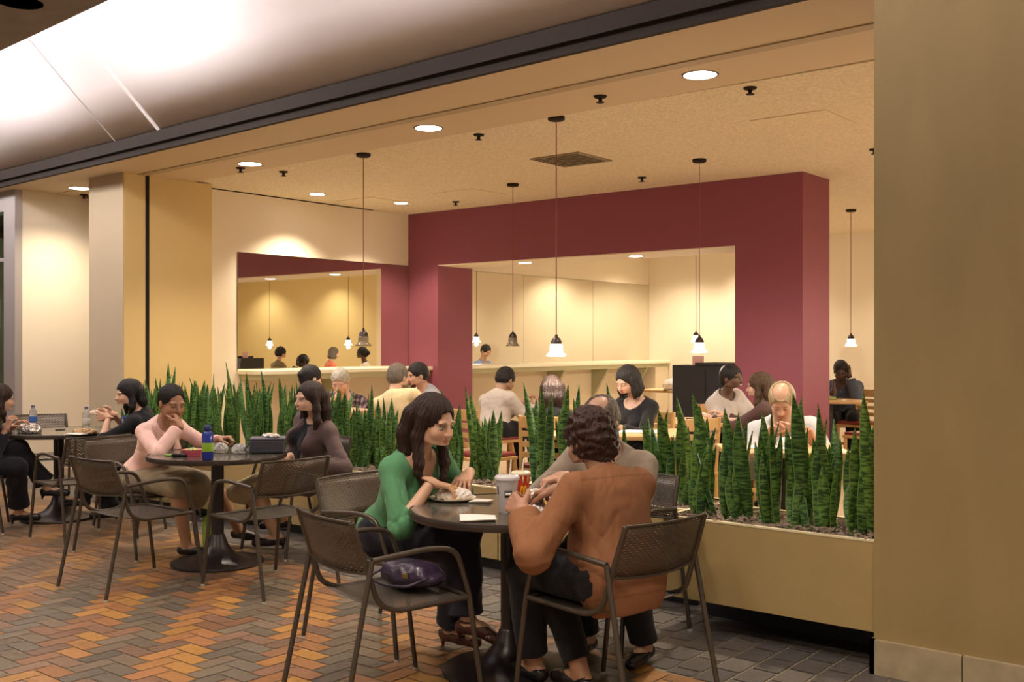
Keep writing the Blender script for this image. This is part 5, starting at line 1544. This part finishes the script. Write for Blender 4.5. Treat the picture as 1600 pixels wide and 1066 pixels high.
MB().lathe([(.001,0),(.036,0),(.038,.004),(.050,.150),(.046,.150),(.035,.006),(.001,.006)],32).build('cup_body',cupm,o,smooth=True,angle=60)
MB().lathe([(.054,.146),(.056,.150),(.056,.160),(.048,.166),(.001,.167)],32).build('lid',mat('clear_lid',(.85,.82,.84),.15,trans=.3),o,smooth=True,angle=60)
lb=mat('label_dark',(.035,.03,.02),.5); lb2=mat('label_pale',(.80,.78,.72),.5)
def wrap_patch(r0,r1,z0,z1,a0,a1,n=10):
    vs=[];fs=[]
    for i in range(n+1):
        a=a0+(a1-a0)*i/n
        vs+= [(r0*cos(a),r0*sin(a),z0),(r1*cos(a),r1*sin(a),z1)]
    for i in range(n): fs.append((2*i,2*i+2,2*i+3,2*i+1))
    return vs,fs
camang=math.atan2(-FW[1],-FW[0])
def patch(name,m,par,r,zs,zlo,zhi,ac,aw,off=.0012):
    rr=lambda z: np.interp(z,zs,r)+off
    o_=MB().add(*wrap_patch(rr(zlo),rr(zhi),zlo,zhi,ac-aw,ac+aw)).build(name,m,par,smooth=True)
    s=o_.modifiers.new('film','SOLIDIFY'); s.thickness=.0008; return o_
patch('label',lb,o,[.038,.050],[.004,.150],.072,.104,camang+.12,.36)
patch('label',lb2,o,[.038,.050],[.004,.150],.082,.092,camang+.12,.26,off=.002)
patch('label',lb,o,[.038,.050],[.004,.150],.030,.046,camang+.55,.18)
patch('label',lb,o,[.038,.050],[.004,.150],.085,.120,camang-1.0,.08)
MB().tube([(.0,.0,.02),(.012,.006,.168),(.016,.010,.235)],.0033,8).build('straw',mat('straw_white',(.85,.78,.72),.4),o,smooth=True)
o=empty('paper_cup',cw(.040,4.74,TZ),0,'tall red paper cup with a yellow arched letter M behind the translucent cup','cup')
MB().lathe([(.001,0),(.031,0),(.043,.152),(.045,.155),(.041,.155),(.030,.006),(.001,.006)],32).build('cup_body',mat('red_paper_cup',(.62,.055,.012),.45),o,smooth=True,angle=60)
patch('cup_band',mat('cream_band',(.80,.60,.36),.5),o,[.031,.043],[0,.152],.118,.150,0,pi,off=.0008)
MB().lathe([(.046,.152),(.047,.160),(.040,.166),(.001,.167)],32).build('lid',mat('lid_tan',(.78,.66,.45),.3),o,smooth=True)
MB().tube([(-.004,0,.03),(.004,.004,.167),(.010,.012,.225)],.0033,8).build('straw',mat('straw_white',(.85,.78,.72),.4),o,smooth=True)
yl=mat('yellow_print',(.90,.55,.02),.5)
pts=[]
for i in range(25):
    u=-1+2*i/24; zz=.045+.058*abs(sin(pi*(u+1)))**.55
    a=camang+.35+u*.42; r=np.interp(zz,[0,.152],[.031,.043])+.0012; pts.append((r*cos(a),r*sin(a),zz))
MB().tube(pts,.0028,6).build('letter_mark',yl,o,smooth=True)
sheet('tray_liner',cw(.12,4.52,TZ),.20,.17,8,paperw,'white paper liner with a red stripe near the hands of the person in brown','paper',rz=.5,amp=.006)
lump('food_wrapper',cw(.085,4.44,TZ+.008),(.060,.045,.035),14,mat('thin_white_film',(.82,.76,.75),.25,trans=.25),'crumpled glossy white wrapper beside the cuff of the person in brown','wrapper',amp=.5)
MB_=MB(); MB_.box((-.05,-.006,0),(.05,.006,.0012)); o=MB_.build('printed_strip',mat('red_print',(.75,.08,.05),.5),None); o.location=tuple(cw(.055,4.37,TZ+.0098)); o.rotation_euler=(0,0,1.2); tag(o,'narrow red printed strip of wrapper on the near table','wrapper')
lump('paper_bag',cw(.12,4.90,TZ),(.085,.055,.045),21,paperw,'crumpled white paper bag behind the cups on the near table','bag',amp=.35,rz=.2)
for i,(a,b) in enumerate(((.175,4.55),(.19,4.57),(.165,4.58))):
    m=MB().tube([(0,0,.006),(.03,.01,.02),(.055,.02,.04)],.0045,6); o=m.build('french_fry',mat('fried_potato',(.75,.42,.08),.5),None,smooth=True); o.location=tuple(cw(a,b,TZ+.006)); o.rotation_euler=(0,0,i*1.1)
    tag(o,'golden french fry on the liner by the right hand of the person in brown','food','fries on the near table')
m=MB().tube([(0,0,0),(.05,-.03,.035),(.085,-.05,.055)],[.006,.003,.003],8); o=m.build('plastic_spoon',mat('white_plastic',(.85,.82,.80),.3),None,smooth=True)
o.location=tuple(cw(.165,4.93,.80)); o.rotation_euler=(0,0,2.2); tag(o,'white plastic spoon in the hand of the balding man in taupe','spoon')
sheet('napkin',cw(-.30,4.92,.628),.13,.07,17,paperw,'white napkin on the lap of the woman in green, below the table rim','napkin',rz=1.3,amp=.02,nz=.003)

# handbag on the empty chair
C1p,C1f=CH['C1']
o=empty('handbag',cw(-.42,4.46,.452),yaw_of(C1f)+.3,'soft dark purple handbag lying on the empty near chair','handbag')
bagm=mat('plum_leather',(.030,.018,.038),.30,bump=.5,bscale=22,var=.25)
F=Field((-.22,-.16,-.02),(.22,.16,.20),.0055)
F.add(elli((0,0,.045),(.155,.105,.052),k=.03)); F.add(elli((-.02,.01,.08),(.12,.075,.030),k=.03)); F.add(cone((-.10,-.05,.06),(.08,-.06,.07),.035,.030,k=.03))
w=wave(77,34,7); w6=wave(78,60,5); F.noise(lambda P: w(P)*.008+(np.abs(w6(P))-.3)*.006); F.plane(V(0,0,.001),V(0,0,-1)); P,Q=F.mesh(); make_mesh('pouch',[(P,Q)],bagm,o)
MB().tube([(-.13,-.06,.07),(-.16,-.12,.04),(-.05,-.15,.025),(.08,-.13,.03),(.12,-.06,.06)],.006,8,smooth=.05).build('strap',bagm,o,smooth=True)
MB().box((.02,-.102,.055),(.05,-.094,.075)).build('buckle',mat('dull_brass',(.35,.25,.10),.3,metal=.9),o,bevel=.002)

# middle table --------------------------------------------------
o=empty('water_bottle',cw(-1.962,6.67,TZ),0,'blue sports bottle with a lime green label on the middle table','bottle')
MB().lathe([(.001,0),(.032,0),(.036,.006),(.036,.155),(.030,.175),(.020,.188),(.001,.19)],28).build('bottle_body',mat('blue_plastic',(.03,.06,.45),.15,trans=.35),o,smooth=True,angle=60)
MB().lathe([(.0368,.055),(.0375,.058),(.0375,.108),(.0368,.111)],28).build('label',mat('lime_label',(.28,.48,.04),.5),o,smooth=True)
MB().lathe([(.021,.186),(.024,.190),(.024,.212),(.018,.222),(.010,.224),(.001,.225)],24).build('cap',mat('navy_cap',(.02,.03,.16),.3),o,smooth=True,angle=60)
o=empty('bowl',cw(-2.13,6.90,TZ),0,'pink plastic bowl beside the blue bottle','bowl')
MB().lathe([(.001,0),(.055,0),(.070,.040),(.073,.044),(.068,.043),(.054,.006),(.001,.006)],28).build('dish',mat('pink_plastic',(.75,.13,.20),.35),o,smooth=True,angle=60)
lump('salad',cw(-2.13,6.90,TZ+.0075),(.048,.048,.035),31,mat('salad_mix',(.45,.42,.18),.7,var=.5,vscale=60),'pale green salad inside the pink bowl','food')
o=MB().box((-.055,-.03,0),(.055,.03,.018)).build('sunglasses_case',mat('gloss_black',(.01,.01,.01),.15),None,bevel=.008,seg=3); o.location=tuple(cw(-2.20,6.87,TZ)); o.rotation_euler=(0,0,.5); tag(o,'small glossy black case left of the pink bowl','case')
lump('lettuce_leaf',cw(-2.29,6.93,TZ),(.05,.03,.008),33,mat('lettuce',(.16,.30,.05),.5),'scrap of green lettuce at the left rim of the middle table','food',h=.002)
o=empty('lunch_bag',cw(-1.675,7.10,TZ),HEAD+.15,'dark grey insulated lunch bag on the right of the middle table','bag')
lbm=mat('grey_nylon',(.050,.048,.062),.45,bump=.3,bscale=90)
MB().box((-.115,-.075,0),(.115,.075,.095)).build('pouch',lbm,o,bevel=.014,seg=3)
MB().box((-.118,-.078,.093),(.118,.078,.108)).build('lid',mat('lilac_grey_nylon',(.16,.15,.20),.45),o,bevel=.006)
MB().tube([(-.115,-.05,.08),(-.15,-.06,.03),(-.13,-.07,.005)],.006,6,smooth=.03).build('strap',lbm,o,smooth=True)
lump('food_wrapper',cw(-1.65,7.09,TZ+.1095),(.075,.045,.018),41,mat('silver_foil',(.72,.68,.64),.25,metal=.7),'crumpled foil and paper lying on top of the lunch bag','wrapper',h=.0028,amp=.5)
lump('plastic_bag',cw(-1.86,7.08,TZ),(.055,.05,.045),43,mat('clear_film',(.80,.78,.74),.2,trans=.5),'crumpled clear plastic bag left of the lunch bag','bag',amp=.5)
lump('sandwich_bag',cw(-2.00,7.10,TZ),(.05,.04,.05),44,mat('clear_film',(.80,.78,.74),.2,trans=.5),'clear sandwich bag under the forearm of the woman in pink','bag',amp=.5)
o=MB().box((-.035,-.02,0),(.035,.02,.03)).build('phone_pouch',mat('gloss_black',(.01,.01,.01),.15),None,bevel=.008); o.location=tuple(cw(-1.955,7.33,TZ)); o.rotation_euler=(0,0,.3); tag(o,'small black pouch by the outstretched hand of the woman in pink','case')
o=empty('tote_bag',cw(-2.13,7.36,0),HEAD-.2,'lime green tote bag standing on the floor beside the middle table column','bag')
F=Field((-.09,-.16,-.01),(.09,.16,.36),.007); F.add(elli((0,0,.15),(.052,.125,.17),k=.02)); w=wave(91,30,6); F.noise(lambda P:w(P)*.008); F.plane(V(0,0,.001),V(0,0,-1)); F.plane(V(0,0,.28),V(0,0,1)); P,Q=F.mesh(); make_mesh('pouch',[(P,Q)],mat('lime_cloth',(.30,.50,.06),.7),o)
MB().tube([(0,-.07,.27),(0,-.06,.37),(0,.06,.37),(0,.07,.27)],.006,8,smooth=.05).build('handle',mat('lime_cloth',(.30,.50,.06),.7),o,smooth=True)

# leftmost table --------------------------------------------------
def bottle(c,lab,lc):
    o=empty('water_bottle',c,0,lab,'bottle')
    MB().lathe([(.001,0),(.028,0),(.032,.006),(.031,.05),(.032,.12),(.030,.150),(.014,.178),(.013,.190),(.001,.190)],24).build('bottle_body',mat('clear_bottle',(.88,.88,.86),.06,trans=.75),o,smooth=True,angle=60)
    MB().lathe([(.0325,.055),(.033,.057),(.033,.105),(.0325,.107)],24).build('label',lc,o,smooth=True)
    MB().lathe([(.0145,.186),(.0155,.188),(.0155,.204),(.001,.205)],18).build('cap',mat('bottle_cap',(.10,.12,.25),.4),o,smooth=True,angle=60)
bottle(cw(-4.22,9.12,TZ),'clear water bottle with a blue label at the back of the leftmost table',mat('blue_label',(.04,.12,.38),.5))
bottle(cw(-3.66,8.90,TZ),'clear water bottle with a pale label in front of the woman with the lanyard',mat('pale_label',(.62,.56,.50),.5))
lump('foil_wrapper',cw(-4.05,8.68,TZ),(.11,.08,.055),51,mat('silver_foil',(.72,.68,.64),.25,metal=.7),'large crumpled silver foil wrapper at the left of the leftmost table','wrapper',amp=.45,fr=110)
lump('brown_paper',cw(-3.56,8.62,TZ),(.12,.075,.030),53,mat('kraft_paper',(.46,.30,.15),.7),'open brown paper wrapper before the woman with the lanyard','wrapper',amp=.5)
sheet('napkin',cw(-3.58,8.50,TZ),.16,.10,54,paperw,'white napkin beside the brown paper wrapper','napkin',rz=.4,amp=.012)
o=MB().lathe([(.001,0),(.04,0),(.042,.006),(.001,.008)],24).build('jar_lid',black,None,smooth=True,angle=50); o.location=tuple(cw(-3.92,8.98,TZ)); tag(o,'flat black lid lying in the middle of the leftmost table','lid')
o=lump('sandwich',cw(-3.45,8.56,.905),(.035,.045,.030),57,mat('pale_bread',(.70,.55,.42),.7),'pale wrapped sandwich held by the woman with the lanyard','food')

# inside --------------------------------------------------
DZ=FI+.751
def flat(c,w,d,m,lab,rz=0,h=.006,cat='paper',name='paper_sheet'):
    o=MB().box((-w/2,-d/2,0),(w/2,d/2,h)).build(name,m,None,bevel=.001); o.location=tuple(c); o.rotation_euler=(0,0,rz); tag(o,lab,cat); return o
flat(cw(.62,7.62,DZ),.34,.26,paperw,'white papers on the table before the woman with bobbed hair',.7)
flat(cw(.95,7.66,DZ),.30,.22,paperw,'white papers at the right end of the table behind the middle planter',.5)
flat(cw(1.78,8.86,DZ),.28,.20,mat('pale_pink_paper',(.82,.62,.58),.6),'stack of pale pink papers before the woman in the grey cardigan',.4,h=.02)
flat(cw(1.55,8.80,DZ),.12,.08,shoeB,'small black wallet beside the pink papers',.9,h=.02,cat='wallet',name='wallet')
flat(cw(1.60,6.50,DZ),.25,.20,paperw,'white paper before the balding man in pale blue',.3)
lump('takeout_box',cw(1.75,6.55,DZ),(.07,.06,.05),71,paperw,'white takeout box under the face of the balding man in pale blue','box',amp=.15)
c=cw(bt[0]-.02,bt[1],DZ); lump('plastic_bag',c,(.20,.14,.13),72,mat('white_film',(.80,.76,.70),.35),'bulging white plastic bag on the table in the back room','bag',h=.007,amp=.10,fr=60)
o=flat(cw(bt[0]-.02,bt[1]-.22,DZ),.42,.04,shoeB,'long thin black tray edge in front of the white bag',HEAD,h=.012,cat='tray',name='serving_tray')
c=rp(1296,12.05); lump('food_tray',cw(c[0]-.05,c[1],DZ),(.13,.09,.03),73,mat('green_food',(.36,.38,.14),.6,var=.4,vscale=40),'tray of greens before the man in the slate sweater','food')
c=rp(840,10.85); lump('food_wrapper',cw(c[0]-.08,c[1]-.1,DZ),(.10,.07,.04),74,paperw,'white wrapper before the man in the pale grey-beige shirt','wrapper')
c=rp(514,9.9); lump('food_wrapper',cw(c[0]+.02,c[1],DZ),(.09,.07,.04),75,paperw,'white wrapper between the grey-haired man and the woman with tied hair','wrapper')
c=rp(640,10.15); lump('food_wrapper',cw(c[0],c[1],DZ),(.09,.06,.03),76,paperw,'white wrapper between the cream-shirted man and the man with a goatee','wrapper')
# ================================================================= LIGHT
def lamp(kind,loc,e,col=(1,.85,.7),size=.3,target=None,spot=100,blend=.6,name='room_light',sizey=None):
    l=bpy.data.lights.new(name,kind); l.energy=e; l.color=col
    if kind=='AREA':
        l.size=size
        if sizey: l.shape='RECTANGLE'; l.size_y=sizey
    else: l.shadow_soft_size=size
    if kind=='SPOT': l.spot_size=radians(spot); l.spot_blend=blend
    o=bpy.data.objects.new(name,l); COL.objects.link(o); o.location=loc
    if target is not None:
        d=np.array(target,float)-np.array(loc,float)
        from mathutils import Vector
        o.rotation_euler=Vector(d).to_track_quat('-Z','Y').to_euler()
    return o
# cove uplights standing on the grey ceiling's upper side
for x in (-14.5,-12.1,-9.7,-7.0,-4.0,-1.6):
    k={-4.0:.5,-1.6:.35}.get(x,1)
    lamp('SPOT',(x,3.0,3.75),70*k,(1,.95,.98),.10,(x,4.42,4.30),spot=110,blend=1,name='cove_uplight')
    lamp('POINT',(x,2.8,4.05),70*k,(1,.95,.97),.15,name='cove_uplight')
# unseen mall downlights, outside the view
for (x,y) in ((-10.5,1.2),(-7.8,1.2),(-5.1,1.0),(-2.6,1.0),(-.2,1.0),(-9,-3),(-4,-3),(1,-3)):
    lamp('SPOT',(x,y,3.27),125,(1,.84,.66),.12,(x,y,0),spot=140,blend=.8,name='unseen_mall_downlight')
for (x,y,e) in ((-10.6,2.58,70),(-8.0,2.58,60),(-2.9,2.45,75),(-.45,2.45,95)):  # added nearer the facade to brighten the dark foreground
    lamp('SPOT',(x,y,3.27),e,(1,.84,.66),.12,(x,y,0),spot=135,blend=.8,name='unseen_mall_downlight')
# added unseen dining room lights, no fixtures; rear ones wash the back wall
for (x,y,e) in ((-6.5,7.4,70),(-3.2,7.4,80),(-.6,7.4,60),(-2.8,9.8,70),(-.2,9.8,70),(-2.2,13,80),(.6,13,80),
              (-8.9,14.9,120),(-7.6,15.2,110),(-6.2,12.6,90),(-8.2,12.2,90),(-4.6,15.2,90),(-1.5,15.2,80),(1,15.2,80)):
    lamp('SPOT',(x,y,CEIL-.02),e,(1,.87,.68),.10,(x,y,0),spot=125,blend=.7,name='unseen_dining_downlight')
w=bpy.data.worlds.new('world'); SC.world=w; w.use_nodes=True
w.node_tree.nodes['Background'].inputs['Color'].default_value=(1,.82,.62,1)
w.node_tree.nodes['Background'].inputs['Strength'].default_value=.33
SC.view_settings.exposure=0.68
